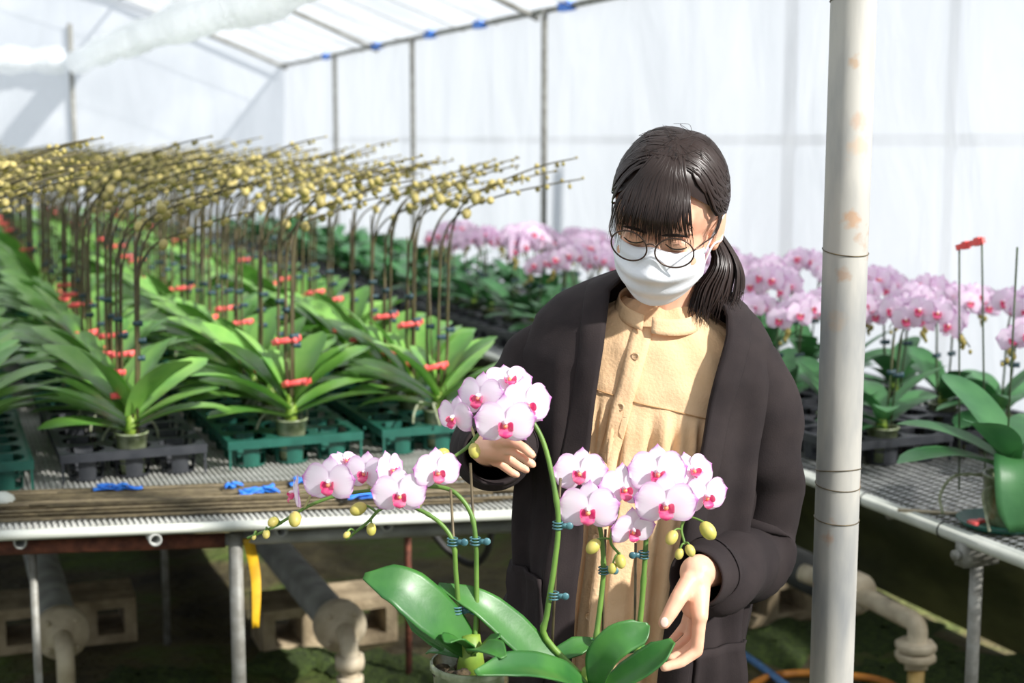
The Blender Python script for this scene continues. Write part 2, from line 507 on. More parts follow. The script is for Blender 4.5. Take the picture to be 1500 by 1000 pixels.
# gathered inner curtain hanging in a thick roll under the roof
def roll(name, path, rad, label):
    P = smooth_path(path, 60); mb = MB(); rows = []
    for i, p in enumerate(P):
        t = (P[min(i + 1, len(P) - 1)] - P[max(i - 1, 0)]).normalized()
        a = Vector((0, 0, 1)) - t * t.z; a.normalize(); b = t.cross(a)
        r = rad * (1 + 0.12 * math.sin(i * 0.9) + 0.06 * math.sin(i * 2.3))
        rows.append([p + (a * math.cos(2 * PI * k / 20) * (1.0 + 0.14 * math.sin(3 * k + i * 0.2)) + b * math.sin(2 * PI * k / 20) * (1.0 + 0.1 * math.sin(5 * k))) * r for k in range(20)])
    mb.grid(rows, close_v=True)
    o = mb.build(name, M['curtain'], origin=(0, 0, 0)); tag(o, label, 'curtain')
    return o
roll('rolled_curtain', [(1.18, 12.4, 2.13), (1.17, 9, 2.10), (1.20, 5.4, 2.04), (1.20, 2.2, 2.10), (1.16, -1.0, 2.14)], 0.088, 'gathered roll of clear inner curtain hanging lengthwise under the roof')
roll('rolled_curtain', [(1.08, 12.28, 2.14), (0.1, 12.26, 2.12), (-1.2, 12.26, 2.1), (-3.8, 12.26, 2.1)], 0.095, 'gathered roll of clear curtain running across above the end wall')

# big galvanised post in the aisle
PP = at_d(1234, 500, 2.2)
def pillar_mat():
    m, nt, b, out = new_mat('weathered_galvanised_post')
    tc = node(nt, 'ShaderNodeTexCoord')
    n1 = node(nt, 'ShaderNodeTexNoise'); n1.inputs['Scale'].default_value = 14; n1.inputs['Detail'].default_value = 7
    mp = node(nt, 'ShaderNodeMapping'); mp.inputs['Scale'].default_value = (1, 1, 0.25)
    nt.links.new(tc.outputs['Object'], mp.inputs['Vector']); nt.links.new(mp.outputs['Vector'], n1.inputs['Vector'])
    r1 = node(nt, 'ShaderNodeValToRGB'); e = r1.color_ramp.elements
    e[0].position = 0.3; e[0].color = (*srgb(128, 132, 136), 1); e[1].position = 0.6; e[1].color = (*srgb(188, 185, 177), 1)
    nt.links.new(n1.outputs['Fac'], r1.inputs['Fac'])
    n2 = node(nt, 'ShaderNodeTexNoise'); n2.inputs['Scale'].default_value = 9; n2.inputs['Detail'].default_value = 5
    nt.links.new(tc.outputs['Object'], n2.inputs['Vector'])
    mr = node(nt, 'ShaderNodeMapRange'); mr.inputs['From Min'].default_value = 0.62; mr.inputs['From Max'].default_value = 0.70
    nt.links.new(n2.outputs['Fac'], mr.inputs['Value'])
    mx = node(nt, 'ShaderNodeMix', data_type='RGBA'); mx.inputs['B'].default_value = (*srgb(176, 120, 66), 1)
    nt.links.new(r1.outputs['Color'], mx.inputs['A']); nt.links.new(mr.outputs['Result'], mx.inputs['Factor'])
    last = mx.outputs['Result']
    # rust blooms and paint splashes at fixed spots on the pipe
    for (px, py, rad, colr) in ((1249, 320, 0.016, (196, 132, 62)), (1253, 90, 0.010, (186, 140, 90)), (1258, 180, 0.016, (190, 150, 120)), (1235, 405, 0.012, (176, 130, 90)), (1200, 735, 0.008, (170, 96, 60)), (1203, 752, 0.006, (170, 90, 56)), (1262, 215, 0.02, (200, 170, 140)), (1224, 470, 0.02, (186, 164, 140))):
        q = at_d(px, py, 2.166); vd = node(nt, 'ShaderNodeVectorMath', operation='DISTANCE'); vd.inputs[1].default_value = (q.x - PP.x, q.y - PP.y, q.z)
        nt.links.new(tc.outputs['Object'], vd.inputs[0])
        ns = node(nt, 'ShaderNodeTexNoise'); ns.inputs['Scale'].default_value = 60; nt.links.new(tc.outputs['Object'], ns.inputs['Vector'])
        am = node(nt, 'ShaderNodeMath', operation='MULTIPLY_ADD'); am.inputs[1].default_value = rad * 2.4; nt.links.new(ns.outputs['Fac'], am.inputs[0]); nt.links.new(vd.outputs['Value'], am.inputs[2])
        rg = node(nt, 'ShaderNodeMapRange'); rg.inputs['From Min'].default_value = rad * 1.6; rg.inputs['From Max'].default_value = rad * 2.3; rg.inputs['To Min'].default_value = 0.5; rg.inputs['To Max'].default_value = 0.0
        nt.links.new(am.outputs[0], rg.inputs['Value'])
        m3 = node(nt, 'ShaderNodeMix', data_type='RGBA'); m3.inputs['B'].default_value = (*srgb(*colr), 1); nt.links.new(last, m3.inputs['A']); nt.links.new(rg.outputs['Result'], m3.inputs['Factor']); last = m3.outputs['Result']
    nt.links.new(last, b.inputs['Base Color'])
    b.inputs['Roughness'].default_value = 0.6; b.inputs['Metallic'].default_value = 0.1
    bp = node(nt, 'ShaderNodeBump'); bp.inputs['Strength'].default_value = 0.12; bp.inputs['Distance'].default_value = 0.01
    nt.links.new(n1.outputs['Fac'], bp.inputs['Height']); nt.links.new(bp.outputs['Normal'], b.inputs['Normal'])
    return m
M['pillar'] = pillar_mat()
post = thing('steel_post', (PP.x, PP.y, 0), 'weathered grey steel post with rust stains standing in the aisle', 'post')
mb = MB(); mb.tube([(PP.x, PP.y, z) for z in np.linspace(0, 2.95, 12)], 0.0345, 32); mb.build('pole', M['pillar'], post)
# thin wrapped wires and rust marks that have their own shape
for z, tilt in ((1.33, 0.006), (0.985, -0.005), (0.96, 0.004), (0.905, 0.003), (1.71, -0.004)):
    mb = MB(); mb.tube([(PP.x + 0.0352 * math.cos(a), PP.y + 0.0352 * math.sin(a), z + tilt * math.sin(a * 1.0)) for a in np.linspace(0, 2 * PI, 30)], 0.0009, 5, cap=False)
    mb.build('wire', M['stake'], post)

# ------------------------------------------------------------------ left bench
FA = at_z(-120, 780, BENCH); FB = at_z(772, 744, BENCH)
fdir = (FB - FA).normalized()
LBX = 1.40
corner = FA + fdir * ((LBX - FA.x) / fdir.x)
left_end = FA + fdir * ((-1.1 - FA.x) / fdir.x)
FAR = 11.9
bench = thing('plant_bench', ((corner.x + left_end.x) / 2, 8.0, 0), 'long white-edged plant bench carrying the budding orchids and the spare stakes', 'bench')
mb = MB()
zt = BENCH - 0.004
mb.add([(left_end.x, left_end.y, zt), (corner.x, corner.y, zt), (LBX, FAR, zt), (left_end.x, FAR, zt),
        (left_end.x, left_end.y, zt - 0.012), (corner.x, corner.y, zt - 0.012), (LBX, FAR, zt - 0.012), (left_end.x, FAR, zt - 0.012)],
       [(0, 1, 2, 3), (7, 6, 5, 4), (0, 4, 5, 1), (1, 5, 6, 2), (2, 6, 7, 3), (3, 7, 4, 0)])
mb.build('bench_top', M['bench_sheet'], bench, smooth=False)
# ribs of the bench sheet, running along the bench
mb = MB()
for k in range(200):
    x = -1.08 + k * 0.0125
    if x > LBX - 0.02: break
    y0 = left_end.y + (x - left_end.x) * fdir.y / fdir.x
    mb.box((x, (y0 + FAR) / 2, BENCH - 0.0025), (0.005, FAR - y0 - 0.02, 0.006))
o = mb.build('bench_rib', M['bench_sheet'], bench, smooth=False); o['kind'] = 'stuff'
mb = MB(); mb.tube([left_end + Vector((0, -.010, -.011)), corner + Vector((0, -.010, -.011)), Vector((LBX + 0.012, corner.y + 0.05, BENCH - .011)), Vector((LBX + 0.012, FAR, BENCH - .011))], 0.0115, 10)
mb.build('edge_pipe', M['white_pipe'], bench)
a = at_z(-60, 804, 0.64); b_ = at_z(330, 791, 0.64)
mb = MB(); mb.tube([a, b_], 0.0165, 10); mb.build('front_beam', M['rust'], bench)
c_ = at_z(760, 770, 0.64)
mb = MB(); mb.tube([b_ - (b_ - a).normalized() * 0.12, c_], 0.0145, 10); mb.build('front_beam', M['grey_pipe'], bench)
# cross pipes whose open ends stick out at the front
for px, py in ((30, 795), (228, 791), (413, 778), (568, 770)):
    p = at_z(px, py, 0.668)
    d_ = Vector((0, 1, 0))
    mb = MB()
    R0, R1 = 0.014, 0.0095
    ringpts = lambda c, r: [c + Vector((r * math.cos(2 * PI * k / 14), 0, r * math.sin(2 * PI * k / 14))) for k in range(14)]
    mb.grid([ringpts(p + d_ * 8.6, R0), ringpts(p, R0), ringpts(p, R1), ringpts(p + d_ * 0.25, R1)], close_v=True)
    mb.build('cross_pipe', M['grey_pipe'], bench)
# legs
for (px, py, dd, r, m) in ((345, 800, 0.0, 0.0155, 'galv'), (47, 800, 0.0, 0.009, 'galv'), (598, 770, 0.95, 0.010, 'rust'), (243, 800, 1.25, 0.011, 'galv')):
    if dd == 0:
        p = at_z(px, py, 0.63)
    else:
        p = at_d(px, 870, at_z(345, 800, 0.63).length * 0.93 + dd)
    mb = MB(); mb.tube([(p.x, p.y, -0.03), (p.x, p.y, 0.66)], r, 10); mb.build('leg', M['galv'] if m == 'galv' else M['rust'], bench)
for y in (6.0, 8.5, 11.0):
    for x in (-0.9, 0.6, 1.3):
        mb = MB(); mb.tube([(x, y, -0.03), (x, y, 0.69)], 0.0135, 8); mb.build('leg', M['galv'], bench)

# ------------------------------------------------------------------ right bench
RBX = 1.94
rb = thing('plant_bench', ((RBX + WX) / 2, 6.0, 0), 'wire-mesh bench with white edge pipe carrying the pink flowering orchids by the wall', 'bench')
y0b, y1b = 0.9, 12.0
mb = MB(); mb.tube([(RBX, y0b, BENCH - 0.012), (RBX, y1b, BENCH - 0.012)], 0.016, 10); mb.build('edge_pipe', M['white_pipe'], rb)
mb = MB(); mb.tube([(WX - 0.12, y0b, BENCH - 0.012), (WX - 0.12, y1b, BENCH - 0.012)], 0.016, 10); mb.build('edge_pipe', M['white_pipe'], rb)
# expanded mesh: diamonds as real strips near the camera, a plain dark grid sheet further on
mb = MB()
dx_, dy_ = 0.030, 0.020
W0, W1 = RBX, WX - 0.12
nx = int((W1 - W0) / dx_)
def strip(pts, w=0.0030, h=0.0018):
    for i in range(len(pts) - 1):
        p, q = Vector(pts[i]), Vector(pts[i + 1]); t = (q - p).normalized(); s = Vector((-t.y, t.x, 0)) * w
        mb.add([p - s, p + s, q + s, q - s, p - s - Vector((0, 0, h)), q - s - Vector((0, 0, h))], [(0, 3, 2, 1), (0, 4, 5, 3)])
ymesh1 = 4.6
for i in range(nx):
    x = W0 + (i + 0.5) * dx_; pts = []
    k = 0; y = 1.2
    while y < ymesh1:
        pts.append((x + (dx_ / 2 if (k + i) % 2 else -dx_ / 2), y, BENCH)); y += dy_ / 2; k += 1
    strip(pts)
o = mb.build('mesh_top', M['mesh_metal'], rb, smooth=False); o['kind'] = 'stuff'
mb = MB(); mb.box(((W0 + W1) / 2, (ymesh1 + y1b) / 2, BENCH - 0.003), (W1 - W0, y1b - ymesh1, 0.006)); mb.build('mesh_top', M['mesh_metal'], rb, smooth=False)
mb = MB(); mb.box(((W0 + W1) / 2, (0.9 + 1.2) / 2, BENCH - 0.003), (W1 - W0, 0.3, 0.006)); mb.build('mesh_top', M['mesh_metal'], rb, smooth=False)
for y in np.arange(1.3, 11.9, 1.25):
    mb = MB(); mb.tube([(RBX + 0.01, y, BENCH - 0.03), (WX - 0.13, y, BENCH - 0.03)], 0.012, 8); mb.build('cross_pipe', M['galv'], rb)
legp = at_z(1428, 806, 0.66)
for (x, y) in ((RBX + 0.03, legp.y), (RBX + 0.03, legp.y + 2.2), (RBX + 0.03, legp.y + 4.4), (WX - 0.15, legp.y), (WX - 0.15, legp.y + 2.2), (RBX + 0.03, 10.5), (WX - 0.15, 10.5)):
    mb = MB(); mb.tube([(x, y, -0.03), (x, y, 0.67)], 0.0135, 10); mb.build('leg', M['galv'], rb)
# wire ties on the edge pipe
for yy in (2.35, 2.62, 2.9, 3.6):
    mb = MB(); mb.tube([(RBX + 0.0175 * math.cos(a), yy, BENCH - 0.012 + 0.0175 * math.sin(a)) for a in np.linspace(0, 2 * PI, 14)], 0.0015, 5, cap=False); mb.build('wire_tie', M['black_rubber'], rb)
mb = MB(); mb.box((RBX + 0.03, legp.y, 0.655), (0.09, 0.03, 0.05)); mb.tube([(RBX - 0.02, legp.y, 0.655), (RBX - 0.03, legp.y, 0.655)], 0.012, 10); mb.build('bracket', M['galv'], rb)

# ------------------------------------------------------------------ pipes, blocks and hoses on the ground
def cinder_block(cx, cy, rz, label, w=0.39, d=0.19, h=0.11, z0=-0.012):
    """hollow block lying flat: three holes open to the front"""
    t = thing('concrete_block', (cx, cy, z0), label, 'block', 'hollow concrete blocks on the ground')
    t.rotation_euler.z = rz
    mb = MB()
    xs = [-w / 2, -w / 2 + 0.035, -w / 2 + 0.115, -w / 2 + 0.155, w / 2 - 0.155, w / 2 - 0.115, w / 2 - 0.035, w / 2]
    zs = [0, 0.03, h - 0.03, h]
    for yy, flip in ((-d / 2, False), (d / 2, True)):
        for i in range(7):
            for j in range(3):
                if j == 1 and i in (1, 3, 5): continue
                q = [(xs[i], yy, zs[j]), (xs[i + 1], yy, zs[j]), (xs[i + 1], yy, zs[j + 1]), (xs[i], yy, zs[j + 1])]
                mb.add(q, [(3, 2, 1, 0) if flip else (0, 1, 2, 3)])
    for i in (1, 3, 5):
        a, b = xs[i], xs[i + 1]; z1, z2 = zs[1], zs[2]
        for q in ([(a, z1), (b, z1)], [(b, z1), (b, z2)], [(b, z2), (a, z2)], [(a, z2), (a, z1)]):
            (xa, za), (xb, zb) = q
            mb.add([(xa, -d / 2, za), (xb, -d / 2, zb), (xb, d / 2, zb), (xa, d / 2, za)], [(3, 2, 1, 0)])
    mb.add([(-w / 2, -d / 2, 0), (w / 2, -d / 2, 0), (w / 2, d / 2, 0), (-w / 2, d / 2, 0), (-w / 2, -d / 2, h), (w / 2, -d / 2, h), (w / 2, d / 2, h), (-w / 2, d / 2, h)],
           [(3, 2, 1, 0), (4, 5, 6, 7), (0, 4, 7, 3), (1, 2, 6, 5)])
    me = mb.mesh('block_body', M['concrete'], smooth=False)
    link('block_body', me, t)
    return t
bz = 0.14
b1 = at_z(100, 945, 0.0); cinder_block(b1.x, b1.y + 0.1, -0.03, 'hollow concrete block carrying the grey heating pipe beside the thin bench leg', 0.41, 0.2, bz)
b2 = at_z(490, 948, 0.0); cinder_block(b2.x, b2.y + 0.12, -0.02, 'hollow concrete block under the heating pipe with the valve', 0.41, 0.2, bz)
b3 = at_z(1160, 905, 0.0); cinder_block(b3.x, b3.y + 0.1, 0.0, 'hollow concrete block behind the sleeve and the steel post', 0.41, 0.2, bz)

def heating_pipe(px, py, label, down, rr=0.050, shape=0):
    p = at_z(px, py, bz + rr)           # flange centre
    t = thing('heating_pipe', (p.x, p.y, 0), label, 'pipe', 'heating pipes on blocks')
    mb = MB(); mb.tube([p + Vector((0, 0.0, 0)), p + Vector((0, 7.5, 0))], rr, 20); mb.build('pipe', M['grey_pipe'], t)
    rot = Matrix.Rotation(PI / 2, 3, 'X')
    mb = MB(); mb.lathe([(0.0, 0.05), (0.03, 0.05), (0.045, 0.03), (0.070, 0.026), (0.072, 0.0), (0.070, -0.02), (0.05, -0.022), (0, -0.022)], 24, p, rot)
    fl = mb.build('flange', M['pvc'], t)
    for k in range(4):
        a = PI / 4 + k * PI / 2
        c = p + Vector((0.052 * math.cos(a), -0.03, 0.052 * math.sin(a)))
        mb = MB(); mb.lathe([(0, 0.008), (0.008, 0.008), (0.009, 0), (0.009, -0.01)], 8, c, rot); bo = mb.build('bolt', M['pvc'], t)
    q = p + Vector((0, -0.04, 0))
    e = [q, q + Vector((0, -0.03, -0.005)), q + Vector((0, -0.055, -0.03)), q + Vector((0, -0.06, -0.08)), q + Vector((0, -0.06, -p.z + 0.0))]
    mb = MB(); mb.tube(smooth_path(e, 16), 0.024, 14); mb.build('outlet', M['pvc'], t)
    if shape:
        mb = MB(); mb.lathe([(0.026, 0.02), (0.038, 0.018), (0.04, 0.0), (0.038, -0.018), (0.026, -0.02)], 18, q + Vector((0, -0.06, -0.07))); mb.build('collar', M['pvc'], t)
        mb = MB(); mb.lathe([(0.026, 0.012), (0.036, 0.01), (0.036, -0.01), (0.026, -0.012)], 18, q + Vector((0, -0.06, -0.12))); mb.build('collar', M['pvc'], t)
    return t
heating_pipe(90, 925, 'thick grey heating pipe with a round flange beside the thin bench leg', 0)
heating_pipe(497, 915, 'thick grey heating pipe ending in a flanged valve behind the yellow tape', 0, shape=1)
# right hand pipe: from behind the post to an elbow and a flange, then yellow pipe down
t = thing('heating_pipe', at_z(1330, 985, 0.0), 'pale pipe with an elbow, bolted flange and yellow lower end beside the steel post', 'pipe')
E = [at_d(1175, 838, 3.9), at_d(1262, 872, 3.75), at_d(1318, 900, 3.62), at_d(1342, 915, 3.56), at_d(1343, 945, 3.55)]
mb = MB(); mb.tube(smooth_path(E, 30), 0.026, 14); mb.build('elbow_pipe', M['pvc'], t)
c = at_d(1252, 868, 3.77)
mb = MB(); mb.lathe([(0.0, -0.03), (0.055, -0.03), (0.06, -0.015), (0.06, 0.015), (0.04, 0.03), (0, 0.03)], 20, c, Matrix.Rotation(PI / 2, 3, 'X')); mb.build('flange', M['pvc'], t)
c = at_d(1341, 952, 3.55)
for dz in (0.012, -0.016):
    mb = MB(); mb.lathe([(0.0, 0.011), (0.05, 0.011), (0.053, 0.006), (0.053, -0.006), (0.05, -0.011), (0, -0.011)], 8, c + Vector((0, 0, dz))); mb.build('flange', M['pvc'], t)
mb = MB(); mb.tube([c + Vector((0, 0, -0.02)), c + Vector((-0.003, -0.01, -0.05))], 0.03, 14); mb.build('coupling', M['pvc'], t)
mb = MB(); mb.tube([c + Vector((-0.003, -0.01, -0.05)), Vector((c.x - 0.02, c.y - 0.03, -0.02))], 0.022, 14); mb.build('lower_pipe', mat('yellow_pipe', srgb(186, 158, 96), srgb(160, 130, 72), 20, 0.6), t)
# big dark duct behind the sleeve on the right block
t = thing('heating_pipe', at_z(1130, 905, 0.0), 'dark thick pipe lying on the block behind the sleeve', 'pipe')
p = at_d(1190, 880, 4.15)
mb = MB(); mb.tube([(p.x, p.y - 0.05, bz + 0.06), (p.x + 0.0, p.y + 6, bz + 0.06)], 0.06, 18); mb.build('pipe', mat('dark_pipe', srgb(70, 72, 72), srgb(52, 54, 54), 12, 0.6), t)

def _hose(mb, name, m, p0):
    me = mb.mesh(name, M[m], True, (p0.x, p0.y, 0)); return link(name, me, None, (p0.x, p0.y, 0))
def hose(name, pts, r, m, label, cat='hose'):
    mb = MB(); mb.tube(smooth_path(pts, 60), r, 10)
    return tag(_hose(mb, name, m, Vector(pts[0])), label, cat)
g = lambda px, py, z=0.012: at_z(px, py, z)
hose('garden_hose', [g(1060, 1040), g(1110, 998), g(1160, 986), g(1230, 988), g(1300, 1000), g(1350, 1040)], 0.011, 'orange_hose', 'orange garden hose looping over the mossy ground behind the steel post')
hose('water_pipe', [g(1040, 930, 0.02), g(1095, 962, 0.02), g(1150, 1003, 0.02), g(1190, 1040, 0.02)], 0.011, 'blue_hose', 'blue water pipe lying beside the dark cardigan on the ground')
hose('rubber_hose', [at_d(625, 768, 3.9), at_d(655, 805, 3.9), at_d(690, 826, 3.88), at_d(712, 810, 3.85), at_d(722, 770, 3.8)], 0.010, 'black_rubber', 'black rubber hose hanging in a loop under the bench beside the rusty leg')
# yellow tape hanging from the bench
p = at_z(363, 792, 0.64)
mb = MB(); rows = []
for i in range(14):
    t_ = i / 13; z = 0.645 - 0.20 * t_
    off = 0.012 * math.sin(t_ * 4) + 0.02 * t_ * t_
    rows.append([(p.x + off - 0.012 + 0.004 * t_, p.y + 0.01 * math.sin(t_ * 5), z), (p.x + off, p.y + 0.004 + 0.01 * math.sin(t_ * 5), z), (p.x + off + 0.014 - 0.006 * t_, p.y + 0.01 * math.sin(t_ * 5 + .5), z)])
mb.grid(rows)
o = _hose(mb, 'tape_strip', 'yellow_tape', p); tag(o, 'strip of yellow tape hanging from the bench beside a metal leg', 'tape')
o.modifiers.new('thickness', 'SOLIDIFY').thickness = 0.001
# mossy clumps under the benches
mossm = mat('moss', srgb(70, 88, 34), srgb(44, 58, 24), 60, 0.95, 0, 0.9, 120)
mr_ = random.Random(3)
for (px, py, s) in ((200, 995, 0.12), (275, 992, 0.08), (420, 965, 0.12), (470, 960, 0.08), (560, 975, 0.14), (610, 990, 0.12), (1130, 945, 0.16), (1170, 925, 0.14), (1290, 925, 0.2), (1290, 985, 0.1), (1230, 935, 0.12), (1390, 978, 0.18), (1470, 985, 0.2)):
    p = at_z(px, py, 0.0); mb = MB(); rows = []
    for i in range(7):
        row = []
        for k in range(14):
            rr = s * (i / 6) * (1 + 0.3 * math.sin(k * 2.1 + px)); hgt = 0.014 * (1 - (i / 6) ** 2) * (1 + 0.4 * math.sin(k * 3 + i * 2 + px)) - 0.012 * (i == 6)
            row.append((p.x + rr * math.cos(2 * PI * k / 14), p.y + rr * math.sin(2 * PI * k / 14), hgt))
        rows.append(row)
    mb.grid(rows, close_v=True, flip=True)
    o = _hose(mb, 'moss_patch', 'soil', p); o.data.materials[0] = mossm
    tag(o, 'low patch of green moss on the dark ground', 'moss', 'moss patches on the ground')
# ------------------------------------------------------------------ trays
CELL = 0.108
def make_tray(m, nx=3, ny=6, label='', group=''):
    t = thing('plant_tray', (0, 0, 0), label, 'tray', group)
    mb = MB(); n4 = 5; H = 0.07; w, l = nx * CELL, ny * CELL
    for i in range(nx):
        for j in range(ny):
            cx, cy = -w / 2 + (i + 0.5) * CELL, (j + 0.5) * CELL
            N = 4 * n4; sq, ci = [], []
            for k in range(N):
                s_, q = divmod(k, n4); u = q / n4 * 2 - 1
                c = [(u, -1), (1, u), (-u, 1), (-1, -u)][s_]
                sq.append((cx + c[0] * CELL / 2, cy + c[1] * CELL / 2, H))
                a = math.atan2(c[1], c[0]); ci.append((cx + 0.046 * math.cos(a), cy + 0.046 * math.sin(a), H))
            mb.add(sq + ci, [(k, (k + 1) % N, N + (k + 1) % N, N + k) for k in range(N)])
    # outer lip
    lip = 0.008
    o_ = [(-w / 2, 0), (w / 2, 0), (w / 2, l), (-w / 2, l)]
    e_ = [(-w / 2 - lip, -lip), (w / 2 + lip, -lip), (w / 2 + lip, l + lip), (-w / 2 - lip, l + lip)]
    mb.add([(x, y, H) for x, y in o_] + [(x, y, H + 0.002) for x, y in e_] + [(x, y, H - 0.019) for x, y in e_],
           [(k, 4 + k, 4 + (k + 1) % 4, (k + 1) % 4) for k in range(4)] + [(4 + k, 8 + k, 8 + (k + 1) % 4, 4 + (k + 1) % 4) for k in range(4)])
    # corner struts
    for x, y in e_:
        mb.box((x * 0.97, y * 0.985 + 0.005, H / 2 - 0.004), (0.006, 0.006, H - 0.012))
    link('tray_frame', mb.mesh('tray_frame', m, smooth=False), t)
    mc = MB()
    # cup: four wall blades with slots between, a ring half way and a floor
    for k in range(4):
        a0, a1 = k * PI / 2 - 0.5, k * PI / 2 + 0.5
        rows = []
        for z, r in ((H, 0.046), (0.036, 0.043), (0.0, 0.040)):
            rows.append([(r * math.cos(lerp(a0, a1, q / 4)), r * math.sin(lerp(a0, a1, q / 4)), z) for q in range(5)])
        mc.grid(rows)
    for zz, r in ((0.034, 0.043), (0.002, 0.040)):
        mc.grid([[(r * math.cos(2 * PI * q / 16), r * math.sin(2 * PI * q / 16), zz + e) for q in range(16)] for e in (0.003, -0.002)], close_v=True)
    mc.add([(0.040 * math.cos(2 * PI * q / 16), 0.040 * math.sin(2 * PI * q / 16), 0.0012) for q in range(16)], [tuple(range(16))])
    cup = mc.mesh('cup', m)
    for i in range(nx):
        for j in range(ny):
            link('cup', cup, t, (-w / 2 + (i + 0.5) * CELL, (j + 0.5) * CELL, 0))
    return t

# ------------------------------------------------------------------ orchid leaf, spike, bud, flower
def leaf_rows(L, W, az, e0, droop, fold=0.35, n=10, m=5, base=(0, 0, 0), twist=0.0, thick=0.0):
    """strap leaf: rows of points from base to tip"""
    p = Vector(base); rows = []; ds = L / n
    ca, sa = math.cos(az), math.sin(az)
    side0 = Vector((-sa, ca, 0))
    for i in range(n + 1):
        t = i / n; e = e0 - droop * t ** 1.3
        d = Vector((ca * math.cos(e), sa * math.cos(e), math.sin(e)))
        nrm = Vector((-ca * math.sin(e), -sa * math.sin(e), math.cos(e)))
        tw = twist * t
        sd = side0 * math.cos(tw) + nrm * math.sin(tw); nr = nrm * math.cos(tw) - side0 * math.sin(tw)
        w = W * 0.5 * (0.42 + 0.58 * min(1, t / 0.38) ** 0.8) * (max(0.0, 1 - max(0, (t - 0.55) / 0.45) ** 2.6)) ** 0.55
        if i == n: w = W * 0.05
        fo = fold * (1 - 0.6 * t)
        row = []
        for j in range(m):
            s_ = j / (m - 1) * 2 - 1
            row.append(p + sd * (w * s_) + nr * (w * abs(s_) ** 1.4 * fo - thick))
        rows.append(row)
        p = p + d * ds
    return rows

def add_leaf(mb, **kw):
    mb.grid(leaf_rows(**kw))

def add_bud(mb, c, r, d=None, n=8, m=6):
    d = Vector(d or (0, 0, -1)).normalized()
    q = d.to_track_quat('Z', 'Y').to_matrix()
    mb.ball(c, (r * 0.82, r * 0.82, r * 1.12), n, m, q)

def petal_rows(L, W, ang, n=7, m=7, cup=0.25, z0=0.0, shape='petal', back=0.0, ruffle=0.0):
    """petal lying in local xy, facing +z; base at the centre, pointing along ang"""
    ca, sa = math.cos(ang), math.sin(ang); rows = []
    for i in range(n + 1):
        t = i / n
        if shape == 'petal':
            q = (0.56 - t) / 0.56 if t < 0.56 else (t - 0.56) / 0.44
            w = W * 0.5 * max(0.10 * (1 - t), max(0.0, 1 - q ** (2.0 if t < 0.56 else 2.3)) ** 0.52)
        else:
            q = (0.52 - t) / 0.52 if t < 0.52 else (t - 0.52) / 0.48
            w = W * 0.5 * max(0.20 * (1 - t), max(0.0, 1 - q ** 2) ** 0.6)
        row = []
        for j in range(m):
            s_ = j / (m - 1) * 2 - 1
            x, y = t * L, s_ * w
            # round the outline
            x -= 0.10 * L * abs(s_) ** 2 * t
            z = z0 + cup * L * (0.35 * t - 0.55 * t * t) - cup * 0.5 * w * s_ * s_ * 0.6 - back * t * L + ruffle * L * math.sin(s_ * 7 + ang * 3) * t * abs(s_)
            row.append(Vector((x * ca - y * sa, x * sa + y * ca, z)))
        rows.append(row)
    return rows

def flower_parts(s=1.0, n=7, m=7, seed=0):
    """list of (name, MB) for one moth-orchid flower facing +z, up = +y, about 0.095*s across"""
    r = random.Random(seed); out = []
    J = lambda a: r.uniform(-a, a)
    for ang in (PI / 2 + J(.05), math.radians(218) + J(.08), math.radians(322) + J(.08)):
        mb = MB(); mb.grid(petal_rows(0.047 * s, 0.033 * s, ang, n, m, 0.2, -0.003 * s, 'sepal', 0.08 + J(.08))); out.append(('sepal', mb))
    for ang in (math.radians(10) + J(.06), math.radians(170) + J(.06)):
        mb = MB(); mb.grid(petal_rows(0.051 * s, 0.061 * s, ang, n, m, 0.28, 0.002 * s, 'petal', J(.10), 0.03)); out.append(('petal', mb))
    lip = MB()
    for sg in (-1, 1):   # side lobes standing up round the column
        rows = []
        for i in range(5):
            t = i / 4; row = []
            for j in range(5):
                u = j / 4 * 2 - 1
                row.append(Vector((sg * (0.004 + 0.008 * math.sin(t * 1.9)) * s, (-0.004 + u * 0.0075 * math.sin(PI * (0.15 + 0.8 * t))) * s, (0.002 + 0.015 * t) * s)))
            rows.append(row)
        lip.grid(rows)
    rows = []            # mid lobe
    for i in range(6):
        t = i / 5; w = (0.005 + 0.006 * math.sin(PI * t ** 0.8)) * s * (1 - 0.6 * max(0, t - .7) / .3)
        rows.append([Vector((u * w, (-0.006 - 0.016 * t) * s, (0.006 + 0.012 * math.sin(t * 2.4) - 0.002 * u * u) * s)) for u in (-1, -.5, 0, .5, 1)])
    lip.grid(rows)
    out.append(('lip', lip))
    mid = MB(); mid.ball((0, -0.003 * s, 0.008 * s), (0.004 * s, 0.0045 * s, 0.004 * s), 8, 5); out.append(('callus', mid))
    col = MB(); col.ball((0, 0.003 * s, 0.007 * s), (0.0035 * s, 0.004 * s, 0.008 * s), 8, 5); out.append(('column', col))
    return out
PART_MAT = {'sepal': 'petal', 'petal': 'petal', 'lip': 'lip', 'callus': 'lip_yellow', 'column': 'column'}

def facing(direction, roll_=0.0):
    """matrix with local +z along direction and +y as upright as possible"""
    z = Vector(direction).normalized(); up = Vector((0, 0, 1))
    y = (up - z * z.dot(up)).normalized(); x = y.cross(z)
    m = Matrix((x, y, z)).transposed()
    return m @ Matrix.Rotation(roll_, 3, 'Z')

# ------------------------------------------------------------------ budding orchid of the left bench
def pot_into(mb, h=0.10, r0=0.029, r1=0.039):
    mb.lathe([(0.0, 0.001), (r0, 0.001), (r0 + 0.002, 0.02), (r1, h), (r1 + 0.003, h), (r1 + 0.003, h + 0.004), (r1 - 0.003, h + 0.004), (r1 - 0.005, h - 0.012), (0, h - 0.010)], 18)

